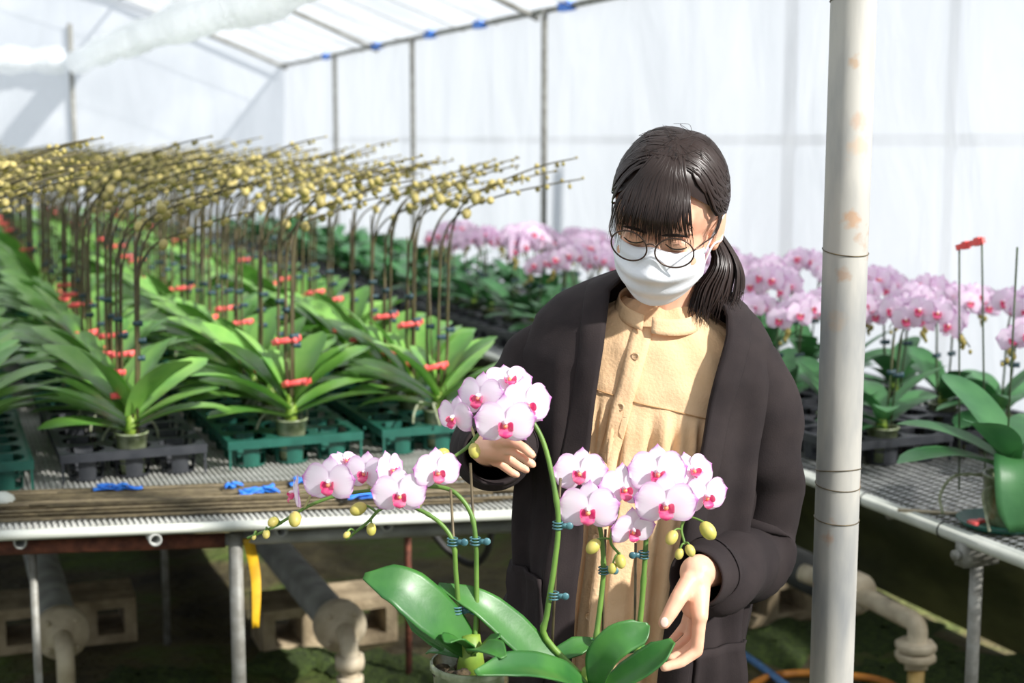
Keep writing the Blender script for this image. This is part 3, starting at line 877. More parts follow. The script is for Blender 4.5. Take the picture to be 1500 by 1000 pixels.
def bud_plant(seed, parts, lab=''):
    r = random.Random(seed)
    root = thing('budding_orchid', (0, 0, 0), lab, 'orchid')
    pieces = []          # (name, MB, material, sub pieces)
    mb = MB(); pot_into(mb); pieces.append(('pot', mb, M['clear_pot'], []))
    mb = MB()
    for k in range(9):
        a = r.uniform(0, 2 * PI); rr = r.uniform(0, 0.03); mb.ball((rr * math.cos(a), rr * math.sin(a), 0.092), (0.012, 0.010, 0.008), 6, 4)
    pieces.append(('bark', mb, M['bark'], []))
    mb = MB(); mb.tube([(0, 0, 0.085), (0.002, 0, 0.12), (0.0, 0.0, 0.165)], [0.017, 0.015, 0.008], 8); pieces.append(('crown', mb, M['crown'], []))
    n = 11
    for k in range(n):
        t = k / (n - 1)
        az = (0 if k % 2 else PI) + r.uniform(-0.55, 0.55) + (0.25 if k % 4 < 2 else -0.25)
        e0 = lerp(0.30, 1.25, t) + r.uniform(-0.1, 0.1)
        L = lerp(0.19, 0.255, math.sin(PI * min(1, t + 0.15))) * r.uniform(0.9, 1.12)
        if k == n - 1: L *= 0.7
        mb = MB(); add_leaf(mb, L=L, W=r.uniform(0.085, 0.104), az=az, e0=e0, droop=lerp(0.55, 0.45, t) + r.uniform(-0.1, 0.25), fold=0.3, base=(0.006 * math.cos(az), 0.006 * math.sin(az), lerp(0.105, 0.16, t)), twist=r.uniform(-.3, .3))
        pieces.append(('leaf', mb, M['leaf'], []))
    for k in range(3):
        a = r.uniform(0, 2 * PI); mb = MB()
        mb.tube(smooth_path([(0.01 * math.cos(a), 0.01 * math.sin(a), 0.115), (0.05 * math.cos(a), 0.05 * math.sin(a), 0.125), (0.075 * math.cos(a + .2), 0.075 * math.sin(a + .2), 0.10), (0.085 * math.cos(a + .3), 0.085 * math.sin(a + .3), 0.075)], 9), 0.0032, 6)
        pieces.append(('aerial_root', mb, M['root'], []))
    nsp = 3
    for k in range(nsp):
        bx, by = r.uniform(-0.025, 0.025), r.uniform(-0.03, 0.03)
        hz = r.uniform(0.50, 0.58)
        ang = r.uniform(-0.42, 0.28)
        reach = r.uniform(0.30, 0.40); rise = r.uniform(0.13, 0.20)
        ca, sa = math.cos(ang), math.sin(ang)
        path = [(bx * .3, by * .3, 0.14), (bx, by, 0.25), (bx + .004, by, 0.40), (bx + 0.015 * ca, by + .015 * sa, hz),
                (bx + 0.06 * ca, by + 0.06 * sa, hz + rise * 0.45), (bx + 0.16 * ca, by + 0.16 * sa, hz + rise * 0.72), (bx + reach * 0.75 * ca, by + reach * .75 * sa, hz + rise * 0.9), (bx + reach * ca, by + reach * sa, hz + rise)]
        P = smooth_path(path, 35); nP = len(P)
        mb = MB(); mb.tube(P, [lerp(0.0040, 0.0018, i / (nP - 1)) for i in range(nP)], 6)
        subs = []
        nb = 10
        for q in range(nb):
            i = int(lerp(nP * 0.60, nP - 1, q / (nb - 1))); p = P[min(i, nP - 1)]
            sg = 1 if q % 2 else -1
            off = Vector((-sa * sg * 0.014, ca * sg * 0.014, r.uniform(-0.014, 0.006)))
            rad = lerp(0.015, 0.005, (q / (nb - 1)) ** 0.8) * r.uniform(0.85, 1.15)
            mb.tube([p, p + off * 0.6], 0.0013, 5)
            bm_ = MB(); add_bud(bm_, p + off, rad, off); subs.append(('bud', bm_, M['bud'] if rad > 0.007 else M['bud_small']))
        pieces.append(('flower_spike', mb, M['stem_brown'], subs))
        mb = MB(); mb.tube([(bx * 0.6 + 0.004, by * 0.6, 0.09), (bx + 0.006, by + 0.003, hz + 0.0)], 0.0018, 6); pieces.append(('stake', mb, M['stake'], []))
        for z in (0.34 + r.uniform(-.06, .08),):
            mb = MB(); mb.box((bx + 0.004, by - 0.002, z), (0.016, 0.010, 0.010)); mb.box((bx + 0.014, by - 0.004, z), (0.012, 0.004, 0.014)); pieces.append(('stem_clip', mb, M['dark_clip'], []))
    for z in ([r.uniform(0.19, 0.25)] if r.random() < 0.95 else []) + ([r.uniform(0.24, 0.30)] if r.random() < 0.6 else []):
        mb = MB(); a = r.uniform(-0.25, 0.25); rot = Matrix.Rotation(a, 3, 'Y'); x0 = r.uniform(-.02, .02)
        mb.box((x0, -0.012, z), (0.072, 0.013, 0.013), rot); mb.box((x0 - 0.024, -0.019, z), (0.010, 0.006, 0.014), rot); mb.box((x0 + 0.02, -0.019, z), (0.012, 0.006, 0.014), rot)
        pieces.append(('red_clip', mb, M['red_clip'], []))
    if parts:
        for nm, mb, m_, subs in pieces:
            o = mb.build(nm, m_, root, origin=(0, 0, 0))
            for sn, sb, sm in subs: sb.build(sn, sm, o, origin=(0, 0, 0))
        return root
    # joined single mesh for distant copies
    COL.objects.unlink(root); bpy.data.objects.remove(root)
    J = MB(); mats = []
    def put(mb, m_):
        if m_ not in mats: mats.append(m_)
        J.cur = mats.index(m_); J.add(mb.v, mb.f, mb.uv)
    for nm, mb, m_, subs in pieces:
        put(mb, m_)
        for sn, sb, sm in subs: put(sb, sm)
    return J.mesh('budding_orchid', mats)

ROWX = (0.02, 0.42, 0.81, 1.20)
TRAY_Y0 = 3.40
ROW_NAMES = ('row at the far left end', 'row behind the black tray', 'row behind the middle green tray', 'row beside the aisle')
tray_black = make_tray(M['black_plastic'], label='black plastic tray at the head of the second orchid row', group='plant trays on the left bench')
tray_green = make_tray(M['green_plastic'], label='green plastic tray', group='plant trays on the left bench')
ORD = ('first', 'second', 'third', 'fourth', 'fifth', 'sixth', 'seventh', 'eighth', 'ninth', 'tenth', 'eleventh', 'twelfth', 'thirteenth', 'fourteenth', 'fifteenth')
tl = 6 * CELL + 0.02
for ri, x in enumerate(ROWX):
    for k in range(12):
        src = tray_black if (ri == 1 and k == 0) else tray_green
        first = (src is tray_black) or (ri == 0 and k == 0)
        o = src if first else copy_tree(src)
        o.location = (x, TRAY_Y0 + k * tl - (0.03 if ri == 0 else 0), BENCH + 0.002)
        if src is tray_green:
            o['label'] = 'green tray, %s from the bench front in the %s' % (ORD[k], ROW_NAMES[ri])
near_protos = [bud_plant(100 + k, True) for k in range(4)]
far_meshes = [bud_plant(100 + k, False) for k in range(6)]
usedp = [False] * 4
pr = random.Random(5)
count = 0
for ri, x in enumerate(ROWX):
    for k in range(36):
        tr, cc = divmod(k, 3)
        y = TRAY_Y0 + tr * tl + (cc * 2 + 0.5) * CELL
        if k == 0: y = TRAY_Y0 + 0.5 * CELL
        loc = (x + (0 if k % 2 == 0 else 0.0), y, BENCH + 0.004)
        rz = pr.uniform(-0.22, 0.22)
        if k < 8:
            vi = (ri + k * 3 + (k // 2)) % 4
            o = near_protos[vi] if not usedp[vi] else copy_tree(near_protos[vi]); usedp[vi] = True
            o['label'] = 'budding orchid, %s from the bench front in the %s' % (ORD[k], ROW_NAMES[ri])
        else:
            o = link('budding_orchid', far_meshes[pr.randrange(6)])
            tag(o, 'distant budding orchid with yellow buds in the %s' % ROW_NAMES[ri], 'orchid')
        o['group'] = 'budding orchids in the ' + ROW_NAMES[ri]
        sc = pr.uniform(0.94, 1.06)
        o.location = loc; o.rotation_euler = (0, 0, rz); o.scale = (sc, sc, sc)

# ------------------------------------------------------------------ spare stakes and ties along the front of the left bench
sr = random.Random(11)
mb = MB(); mb.tube([(-0.62, 0, 0), (0.62, 0, 0)], 0.0028, 6); stake_me = mb.mesh('steel_stake', M['stake'])
fa = math.atan2(fdir.y, fdir.x)
for k in range(96):
    t = sr.random()
    layer = k // 30
    ins = 0.045 + (k % 30) * 0.0066 + sr.uniform(-.002, .002)
    nrm = Vector((-fdir.y, fdir.x, 0))
    xc = sr.choice((-0.55, -0.2, 0.15, 0.5, 0.75)) + sr.uniform(-.12, .12)
    c = FA + fdir * ((xc - FA.x) / fdir.x) + nrm * (ins + layer * 0.012)
    o = link('steel_stake', stake_me, None, (c.x, c.y, BENCH + 0.0065 + layer * 0.0057))
    o.rotation_euler = (0, 0, fa + sr.uniform(-0.012, 0.012))
    tag(o, 'thin grey-brown steel stake in the pile along the bench front', 'stake', 'spare stakes piled along the bench front')
def tie(px, py, label, n, seed, w=0.05):
    r = random.Random(seed); c = at_z(px, py, BENCH + 0.022)
    mb = MB()
    for k in range(n):
        a = r.uniform(-0.9, 0.9) + (0 if k % 2 else PI); L = r.uniform(0.5, 1.0) * w; rows = []
        for i in range(6):
            t = i / 5; p = Vector((math.cos(a) * L * t, math.sin(a) * L * t * 0.6, 0.005 * math.sin(t * 3 + k) + r.uniform(0, .004)))
            wd = 0.013 * (0.6 + 0.6 * t); rows.append([c + p + Vector((0, -wd, 0.004)), c + p + Vector((0, 0, 0.007)), c + p + Vector((0, wd, 0.002))])
        mb.grid(rows)
    mb.ball(c + Vector((0, 0, 0.004)), (0.012, 0.008, 0.007), 8, 5)
    o = _hose(mb, 'plastic_tie', 'blue_tie', c); tag(o, label, 'tie', 'blue plastic ties on the stakes')
    o.modifiers.new('thickness', 'SOLIDIFY').thickness = 0.0012
tie(178, 716, 'blue plastic tie knotted round the stakes beside the black tray', 5, 1, 0.07)
tie(340, 714, 'small scrap of blue tie on the stakes below the middle green tray', 2, 2, 0.03)
tie(385, 721, 'bunched blue plastic tie on the stakes below the middle green tray', 6, 3, 0.06)
tie(445, 706, 'blue tie lying behind the side-on pink flower', 4, 4, 0.05)
tie(545, 728, 'blue plastic tie on the stakes between two pink flowers', 6, 5, 0.07)
# white plastic scrap at the left end
mb = MB(); c = at_z(2, 733, BENCH + 0.02); mb.ball(c, (0.03, 0.03, 0.02), 8, 6); o = _hose(mb, 'plastic_scrap', 'white_pipe', c); tag(o, 'crumpled white plastic scrap on the bench front', 'scrap')
# ------------------------------------------------------------------ flowering orchids on the right bench
def joined_flower(s, seed, pm='petal_bg', n=4, m=5):
    J = MB(); mats = [M[pm], M['lip'], M['lip_yellow'], M['column']]
    for nm, mb in flower_parts(s, n, m, seed):
        J.cur = {'sepal': 0, 'petal': 0, 'lip': 1, 'callus': 2, 'column': 3}[nm]; J.add(mb.v, mb.f, mb.uv)
    return J, mats

def xform(mb, mat3, loc):
    o = MB(); o.f = mb.f; o.uv = mb.uv; o.mi = mb.mi
    o.v = [tuple(mat3 @ Vector(p) + loc) for p in mb.v]
    return o

FLM = [joined_flower(0.82, 40 + k) for k in range(4)]
FL_ME = [J.mesh('flower', mats) for J, mats in FLM]

def flower_plant(seed, parts, lab='', bloom=True):
    r = random.Random(seed); pieces = []; fls = []
    mb = MB(); pot_into(mb, 0.085); pieces.append(('pot', mb, M['clear_pot'], None))
    mb = MB(); mb.tube([(0, 0, 0.07), (0, 0, 0.125)], [0.016, 0.009], 8); pieces.append(('crown', mb, M['crown'], None))
    for k in range(8):
        t = k / 7; az = (0 if k % 2 else PI) + 0.6 + r.uniform(-0.8, 0.8)
        mb = MB(); add_leaf(mb, L=r.uniform(0.15, 0.21), W=r.uniform(0.06, 0.078), az=az, e0=lerp(0.25, 0.85, t), droop=r.uniform(0.5, 0.9), fold=0.3, base=(0.005 * math.cos(az), 0.005 * math.sin(az), lerp(0.085, 0.12, t)), twist=r.uniform(-.3, .3))
        pieces.append(('leaf', mb, M['leaf_dark'], None))
    for k in range(2 if bloom else 0):
        ang = r.uniform(0, 2 * PI); ca, sa = math.cos(ang), math.sin(ang); bx, by = 0.02 * ca, 0.02 * sa; h = r.uniform(0.29, 0.34)
        P = smooth_path([(bx, by, 0.11), (bx * 1.5, by * 1.5, 0.2), (bx * 2, by * 2, h), (bx + 0.07 * ca, by + 0.07 * sa, h + 0.055), (bx + 0.14 * ca, by + 0.14 * sa, h + 0.035), (bx + 0.185 * ca, by + 0.185 * sa, h - 0.02)], 30)
        nP = len(P); mb = MB(); mb.tube(P, [lerp(0.0032, 0.0018, i / (nP - 1)) for i in range(nP)], 6)
        fs = []
        for q in range(7):
            i = int(lerp(nP * 0.5, nP * 0.86, q / 6)); p = P[i]; sg = 1 if q % 2 else -1
            out = Vector((-0.75 + r.uniform(-.5, .4), -0.75 + r.uniform(-.4, .5), r.uniform(-.15, .35)))
            off = Vector((-sa * sg * 0.022, ca * sg * 0.022, 0.008)) + out.normalized() * 0.018
            mb.tube([p, p + off * 0.9], 0.0015, 5)
            fs.append((p + off, out, r.uniform(-.3, .3), r.randrange(4)))
        bm_ = MB()
        for q in range(4):
            p = P[nP - 1 - q]; add_bud(bm_, p + Vector((r.uniform(-.012, .012), r.uniform(-.012, .012), -0.01)), 0.0055 + 0.0015 * q)
        pieces.append(('flower_spike', mb, M['stem_dark'], (fs, bm_)))
        mb = MB(); mb.tube([(bx, by, 0.08), (bx * 2 + 0.004, by * 2, h + 0.03)], 0.0017, 6); pieces.append(('stake', mb, M['stake'], None))
        mb = MB(); z = 0.22; mb.box((bx * 1.6, by * 1.6, z), (0.018, 0.012, 0.010)); mb.box((bx * 1.6 + 0.012, by * 1.6, z), (0.012, 0.005, 0.013)); pieces.append(('stem_clip', mb, M['dark_clip'], None))
    if parts:
        root = thing('flowering_orchid', (0, 0, 0), lab, 'orchid')
        for nm, mb, m_, ex in pieces:
            o = mb.build(nm, m_, root, origin=(0, 0, 0))
            if ex:
                for (p, out, ro, vi) in ex[0]:
                    f = link('flower', FL_ME[vi], o); mm = facing(out, ro).to_4x4(); mm.translation = p; f.matrix_local = mm
                ex[1].build('bud', M['bud_small'], o, origin=(0, 0, 0))
        return root
    J = MB(); mats = []
    def put(mb, ml):
        idx = []
        for m_ in ml:
            if m_ not in mats: mats.append(m_)
            idx.append(mats.index(m_))
        o = len(J.v); J.v.extend(mb.v); J.uv.extend(mb.uv)
        for f, mi in zip(mb.f, mb.mi): J.f.append(tuple(i + o for i in f)); J.mi.append(idx[mi])
    for nm, mb, m_, ex in pieces:
        put(mb, [m_])
        if ex:
            for (p, out, ro, vi) in ex[0]:
                put(xform(FLM[vi][0], facing(out, ro), p), FLM[vi][1])
            put(ex[1], [M['bud_small']])
    return J.mesh('flowering_orchid', mats)

tray_r = make_tray(M['black_plastic'], label='black tray', group='black trays on the right bench')
RROW = (2.17, 2.53)
RN = ('aisle-side row', 'wall-side row')
firstt = True
for ri, x in enumerate(RROW):
    for k in range(13):
        o = tray_r if firstt else copy_tree(tray_r); firstt = False
        o.location = (x, 2.82 + k * tl, BENCH + 0.003); o['label'] = 'black plastic tray, %s along the %s of the wall bench' % (ORD[k], RN[ri])
fp = [flower_plant(300 + k, True) for k in range(3)]
fm = [flower_plant(300 + k, False) for k in range(5)]
foliage = [flower_plant(330 + k, False, '', False) for k in range(3)]
usedf = [False] * 3
fr = random.Random(9)
for ri, x in enumerate(RROW):
    for k in range(-4, 39):
        kk = k + 4
        y = 2.82 + (k // 3) * tl + ((k % 3) * 2 + 0.5) * CELL
        if k < 0:
            if ri == 0 or k < -3: continue
            y = 2.82 - 0.22 * (-k)
        if k < 9:
            vi = kk % 3; o = fp[vi] if not usedf[vi] else copy_tree(fp[vi]); usedf[vi] = True
            o['label'] = 'pink flowering orchid, %s along the %s of the wall bench' % (ORD[kk], RN[ri])
        else:
            if y > 6.4:
                o = link('leafy_orchid', foliage[fr.randrange(3)]); tag(o, 'leafy orchid without flowers in the %s of the wall bench' % RN[ri], 'orchid')
            else: o = link('flowering_orchid', fm[fr.randrange(5)]); tag(o, 'far pink flowering orchid in the %s of the wall bench' % RN[ri], 'orchid')
        o['group'] = ('leafy orchids in the ' if y > 6.4 and k >= 9 else 'pink flowering orchids in the ') + RN[ri]
        s_ = fr.uniform(0.95, 1.08)
        o.location = (x, y, BENCH + 0.004); o.rotation_euler = (0, 0, fr.uniform(0, 6.28) if k >= 9 else fr.uniform(-.5, .5)); o.scale = (s_,) * 3

# the plant at the bench edge with one drooping leaf, aerial roots and tall stakes
B0 = at_z(1476, 768, BENCH + 0.003)
ep = thing('potted_orchid', B0, 'large-leaved orchid with a drooping leaf and aerial roots at the mesh bench edge', 'orchid')
mb = MB(); pot_into(mb, 0.105, 0.045, 0.055); mb.v = [tuple(Vector(p) + B0) for p in mb.v]; mb.build('pot', M['clear_pot'], ep)
mb = MB(); mb.lathe([(0.0, 0.0), (0.075, 0.0), (0.09, 0.014), (0.087, 0.014), (0.073, 0.003), (0, 0.003)], 24, B0 + Vector((-0.02, 0, 0))); mb.build('saucer', M['green_plastic'], ep)
mb = MB(); mb.tube([B0 + Vector((0, 0, .09)), B0 + Vector((0, 0, .15))], [.022, .012], 10); mb.build('crown', M['crown'], ep)
for L, W, az, e0, dr, z in ((0.27, 0.095, 3.0, 0.45, 0.8, .11), (0.25, 0.09, 2.4, 0.6, 0.7, .12), (0.26, 0.09, 0.6, 0.6, 0.8, .12), (0.22, 0.09, 5.3, 0.9, 0.7, .13), (0.25, 0.09, 1.7, 0.9, 0.6, .14), (0.24, 0.09, 3.6, 0.8, 0.7, .13)):
    mb = MB(); mb.grid(leaf_rows(L, W, az, e0, dr, 0.3, 12, 7, base=B0 + Vector((0, 0, z)))); mb.build('leaf', M['leaf_dark'], ep)
# drooping leaf, hanging from the crown over the saucer towards the aisle
CVD = Vector((-FX, -FY, 0)); RVD = Vector((RX, RY, 0))
path = [B0 + CVD * c_ + RVD * r_ + Vector((0, 0, z_)) for c_, r_, z_ in ((0.01, -0.005, 0.135), (0.05, -0.012, 0.152), (0.085, -0.016, 0.125), (0.10, -0.018, 0.07), (0.102, -0.018, 0.012))]
def ribbon_leaf(path, widths, normal, n=14, m=7, fold=0.2, thick=0.0018, pos=None):
    P = smooth_path(path, n); rows = []; N = len(P)
    for i, p in enumerate(P):
        t = (P[min(i + 1, N - 1)] - P[max(i - 1, 0)]).normalized()
        nv = Vector(normal(i / (N - 1)) if callable(normal) else normal); sd = t.cross(nv).normalized(); nr = sd.cross(t).normalized()
        w = float(np.interp(i / (N - 1), np.linspace(0, 1, len(widths)), widths)) / 2
        rows.append([p + sd * (w * u) + nr * (fold * w * abs(u) ** 1.5) for u in np.linspace(-1, 1, m)])
    mb = MB(); mb.grid(rows)
    return mb
mb = ribbon_leaf(path, [0.03, 0.075, 0.095, 0.098, 0.09, 0.03], lambda t: CVD * (0.4 + 0.6 * t) + Vector((0, 0, 1.0 - t)))
o = mb.build('leaf', M['leaf_dark'], ep); o.modifiers.new('thickness', 'SOLIDIFY').thickness = 0.002
for pts in (((-.02, .03, .10), (-.09, .06, .10), (-.12, .07, .06), (-.12, .06, .02)), ((-.02, .0, .09), (-.075, -.01, .08), (-.085, -.03, .04), (-.10, -.06, .012))):
    mb = MB(); mb.tube(smooth_path([B0 + Vector(p) for p in pts], 20), 0.0034, 7); mb.build('aerial_root', M['root'], ep)
# tall stakes with a red clip across their tops, and a single one
s1, s2 = at_d(1405, 362, 3.15), at_d(1438, 352, 3.1)
b1_, b2_ = Vector((s1.x + 0.03, s1.y, BENCH + 0.01)), Vector((s2.x + 0.06, s2.y + 0.02, BENCH + 0.01))
t = thing('stake_pair', (b1_.x, b1_.y, BENCH + 0.01), 'pair of thin stakes joined at the top by a red clip', 'stake')
for a_, b__ in ((b1_, s1), (b2_, s2)):
    mb = MB(); mb.tube([a_, b__ + Vector((0, 0, 0.004))], 0.0022, 6); mb.build('stake', M['stem_dark'], t)
mb = MB(); dv = s2 - s1; rot = dv.to_track_quat('X', 'Z').to_matrix(); mb.box((s1 + s2) / 2, (dv.length + 0.012, 0.010, 0.012), rot); mb.box(s1 + dv * 0.3, (0.012, 0.014, 0.017), rot); mb.box(s1 + dv * 0.85, (0.014, 0.014, 0.018), rot); mb.build('red_clip', M['red_clip'], t, smooth=False)
s3 = at_d(1490, 362, 2.9); t = thing('plant_stake', (s3.x, s3.y, BENCH), 'single thin dark stake standing among the pink flowers by the wall', 'stake')
mb = MB(); mb.tube([(s3.x, s3.y, BENCH), s3], 0.0022, 6); mb.build('stake', M['stem_dark'], t)
s4 = at_z(1432, 766, BENCH + 0.006)
mb = MB(); mb.box(s4, (0.05, 0.012, 0.010), Matrix.Rotation(0.5, 3, 'Z')); mb.box(s4 + Vector((.012, 0.006, 0)), (0.04, 0.010, 0.008), Matrix.Rotation(-0.5, 3, 'Z')); mb.box(s4 + Vector((-.016, -.004, 0.001)), (0.012, 0.022, 0.012))
o = _hose(mb, 'plant_clip', 'red_clip', s4); tag(o, 'red plastic clip lying on the mesh bench below the drooping leaf', 'clip')
s5 = at_z(1395, 752, BENCH + 0.004); mb = MB(); mb.tube([s5 + Vector((-0.09, 0.07, 0)), s5 + Vector((0.03, -0.02, 0))], 0.004, 6); o = _hose(mb, 'wood_label', 'pvc', s5); tag(o, 'pale wooden stick lying on the mesh bench near the red clip', 'stick')
# ------------------------------------------------------------------ table below the two hero orchids (just under the picture's lower edge)
tc_ = at_d(800, 1000, 1.68)
tb = thing('work_table', (tc_.x, tc_.y, 0), 'plain grey work table carrying the two orchids held by the person', 'table')
tb.rotation_euler.z = -YAW
M['table'] = mat('table_top', srgb(150, 150, 146), srgb(130, 130, 126), 10, 0.6)
TT = 0.685
mb = MB(); mb.box((0, 0, TT - 0.015), (0.80, 0.40, 0.03)); link('table_top', mb.mesh('table_top', M['table'], smooth=False), tb)
for sx in (-1, 1):
    for sy in (-1, 1):
        mb = MB(); mb.tube([(sx * 0.37, sy * 0.17, -0.01), (sx * 0.37, sy * 0.17, TT - 0.03)], 0.014, 10); link('leg', mb.mesh('leg', M['galv']), tb)

# ------------------------------------------------------------------ the two hero orchids
FLV = {}
def hero_flower(parent, px, py, d, size, yaw, pitch, roll_=0.0, stem_pt=None, seed=0):
    c = at_d(px, py, d)
    a = math.radians(yaw); e = math.radians(pitch)
    f = Vector((-FX, -FY, 0)) * math.cos(a) + Vector((RX, RY, 0)) * math.sin(a)
    out = f * math.cos(e) + Vector((0, 0, math.sin(e)))
    s_ = size * d / F_PX / 0.094
    mm = facing(out, math.radians(roll_)).to_4x4(); mm.translation = c
    po = Vector((0, 0, 0)); q = parent
    while q is not None: po += q.location; q = q.parent
    # pedicel is the flower's own mesh; petals, sepals and lip are its children
    mb = MB()
    back = c - out.normalized() * 0.004
    if stem_pt is not None:
        sp_ = Vector(stem_pt); midp = (back - out.normalized() * 0.018) * 0.75 + sp_ * 0.25
        mb.tube(smooth_path([back, back - out.normalized() * 0.012, midp, sp_], 12), 0.0017, 7)
    else:
        mb.tube([back, back - out.normalized() * 0.02], 0.0017, 7)
    fo = mb.build('flower', M['stem_pale'], parent)
    for nm, pm in flower_parts(s_, 9, 11, seed):
        g_ = xform(pm, mm.to_3x3(), mm.translation)
        g_.build(nm, M[PART_MAT[nm]], fo, origin=po)
    return fo

M['stem_pale'] = mat('flower_stalk', srgb(196, 190, 140), srgb(170, 176, 110), 40, 0.5)

def hero_spike(root, pts, r0=0.0036, r1=0.0017, m='stem_green'):
    P = smooth_path([at_d(*p) for p in pts], 70); n = len(P); mb = MB()
    rad = []
    for i in range(n):
        r = lerp(r0, r1, i / (n - 1))
        if i % 13 == 6: r *= 1.22      # nodes
        rad.append(r)
    mb.tube(P, rad, 9)
    o = mb.build('flower_spike', M[m], root)
    return o, P

def nearest(P, q): return min(P, key=lambda p: (p - q).length)

def hero_bud(parent, P, px, py, d, r_px, droop=(0, 0, -1)):
    c = at_d(px, py, d); r = r_px * d / F_PX
    sp = nearest(P, c + Vector((0, 0, 0.012)))
    mb = MB(); mb.tube(smooth_path([sp, (sp + c) / 2 + Vector((0, 0, 0.006)), c + Vector((0, 0, r * 0.7))], 8), 0.0014, 6)
    po = mb.build('bud_stalk', M['stem_green'], parent)
    b = MB(); dv = (c - sp); dv = dv.normalized() + Vector((0, 0, -0.6)); add_bud(b, c, r, dv, 14, 10)
    bo = b.build('bud', M['hero_bud'], parent)
    return bo
M['hero_bud'] = mat('hero_bud', srgb(214, 192, 112), srgb(178, 176, 78), 45, 0.45, lo=0.3, hi=0.7)

def stem_clip(root, px, py, d, flip=1, m='teal_clip'):
    c = at_d(px, py, d); mb = MB()
    R_ = Vector((RX, RY, 0)); Z_ = Vector((0, 0, 1)); B_ = Vector((-FX, -FY, 0))
    rot = Matrix((R_, B_ * -1, Z_)).transposed()
    # two rings, a spring body and a pair of finger pads
    for dz in (-0.004, 0.0, 0.004):
        mb.tube([c + (R_ * math.cos(a) * 0.0062 + B_ * math.sin(a) * 0.0055) + Z_ * dz for a in np.linspace(0, 2 * PI, 17)], 0.0011, 6, cap=False)
    mb.box(c + R_ * (0.010 * flip) + B_ * 0.002, (0.010, 0.004, 0.006), rot)
    mb.lathe([(0, 0.0015), (0.0042, 0.0015), (0.005, 0.0), (0.0042, -0.0015), (0, -0.0015)], 14, c + R_ * (0.015 * flip) + B_ * 0.003, Matrix((R_, B_, Z_)).transposed() @ Matrix.Rotation(PI / 2, 3, 'X'))
    return mb.build('stem_clip', M[m], root)

def hero_stake(root, a, b):
    mb = MB(); mb.tube([at_d(*a), at_d(*b)], 0.0019, 8); return mb.build('stake', M['stake'], root)

def hero_pot(root, c, top, bottom, r):
    mb = MB()
    mb.lathe([(0, bottom), (r * 0.8, bottom), (r * 0.84, bottom + 0.02), (r * 0.98, top - 0.01), (r * 1.06, top - 0.008), (r * 1.06, top), (r * 0.98, top), (r * 0.93, top - 0.018), (0, top - 0.016)], 28, (c.x, c.y, 0))
    mb.build('pot', M['clear_pot'], root)
    rr = random.Random(2); mb = MB()
    for k in range(40):
        a = rr.uniform(0, 2 * PI); q = r * 0.85 * math.sqrt(rr.random()); mb.ball((c.x + q * math.cos(a), c.y + q * math.sin(a), top - 0.012 + rr.uniform(-.004, .006)), (rr.uniform(.006, .012), rr.uniform(.005, .010), .006), 6, 4)
    o = mb.build('bark', M['bark'], root); o['kind'] = 'stuff'

def hero_leaf(root, pts, widths, normal, fold=0.25, m='hero_leaf'):
    P = [at_d(*p) for p in pts]
    ws = [w * pts[min(len(pts) - 1, int(i / max(1, len(widths) - 1) * (len(pts) - 1)))][2] / F_PX for i, w in enumerate(widths)]
    mb = ribbon_leaf(P, ws, normal, 26, 11, fold)
    o = mb.build('leaf', M[m], root); md = o.modifiers.new('thickness', 'SOLIDIFY'); md.thickness = 0.002; md.offset = -1
    return o
M['hero_leaf'] = mat('hero_leaf', srgb(62, 118, 46), srgb(40, 94, 40), 14, 0.42, 0, 0.04, 80, trans=0.08, coat=0.06)
CAMV = Vector((-FX, -FY, 0)); RV = Vector((RX, RY, 0)); UP = Vector((0, 0, 1))

# --- left pot
pa = at_d(690, 968, 1.745)
A = thing('potted_orchid', (pa.x, pa.y, TT), 'potted orchid whose pink flower spikes arch out over the bench of stakes', 'orchid')
hero_pot(A, pa, pa.z, TT, 0.05)
mb = MB(); mb.tube([(pa.x, pa.y, pa.z - 0.02), (pa.x, pa.y, pa.z + 0.035)], [0.02, 0.012], 12); mb.build('crown', M['crown'], A)
hero_leaf(A, [(690, 960, 1.745), (668, 928, 1.735), (630, 893, 1.72), (585, 858, 1.715), (533, 843, 1.72)], [18, 50, 68, 76, 74, 58, 10], CAMV * 0.8 + UP * 0.75 + RV * 0.25, 0.12)
hero_leaf(A, [(688, 962, 1.76), (660, 940, 1.77), (625, 915, 1.78), (590, 890, 1.79)], [16, 44, 56, 50, 8], CAMV * 0.5 + UP * 0.9, 0.2)
hero_leaf(A, [(692, 958, 1.735), (680, 944, 1.72), (664, 936, 1.70), (655, 940, 1.68)], [14, 36, 40, 10], CAMV * 0.2 + UP, 0.3)
hero_leaf(A, [(694, 957, 1.735), (712, 944, 1.72), (732, 930, 1.71)], [14, 34, 30, 8], UP + CAMV * 0.3, 0.3)
hero_leaf(A, [(692, 955, 1.73), (700, 948, 1.70), (722, 950, 1.67), (738, 962, 1.65)], [14, 38, 40, 10], UP + CAMV * 0.4, 0.25)
hero_leaf(A, [(686, 962, 1.75), (665, 955, 1.75), (640, 950, 1.76), (625, 955, 1.77)], [12, 24, 26, 6], UP + CAMV * 0.3, 0.25)
SA1, PA1 = hero_spike(A, [(680, 955, 1.745), (673, 900, 1.75), (668, 840, 1.75), (664, 795, 1.75), (645, 766, 1.755), (614, 746, 1.76), (588, 738, 1.765), (558, 745, 1.765), (538, 765, 1.765), (507, 790, 1.765)])
SA2, PA2 = hero_spike(A, [(694, 955, 1.745), (698, 900, 1.755), (698, 840, 1.76), (697, 792, 1.76), (691, 755, 1.765), (674, 728, 1.77), (650, 714, 1.775), (600, 711, 1.78), (550, 717, 1.78), (500, 724, 1.78), (458, 738, 1.775), (428, 755, 1.77), (398, 773, 1.765), (362, 788, 1.76)])
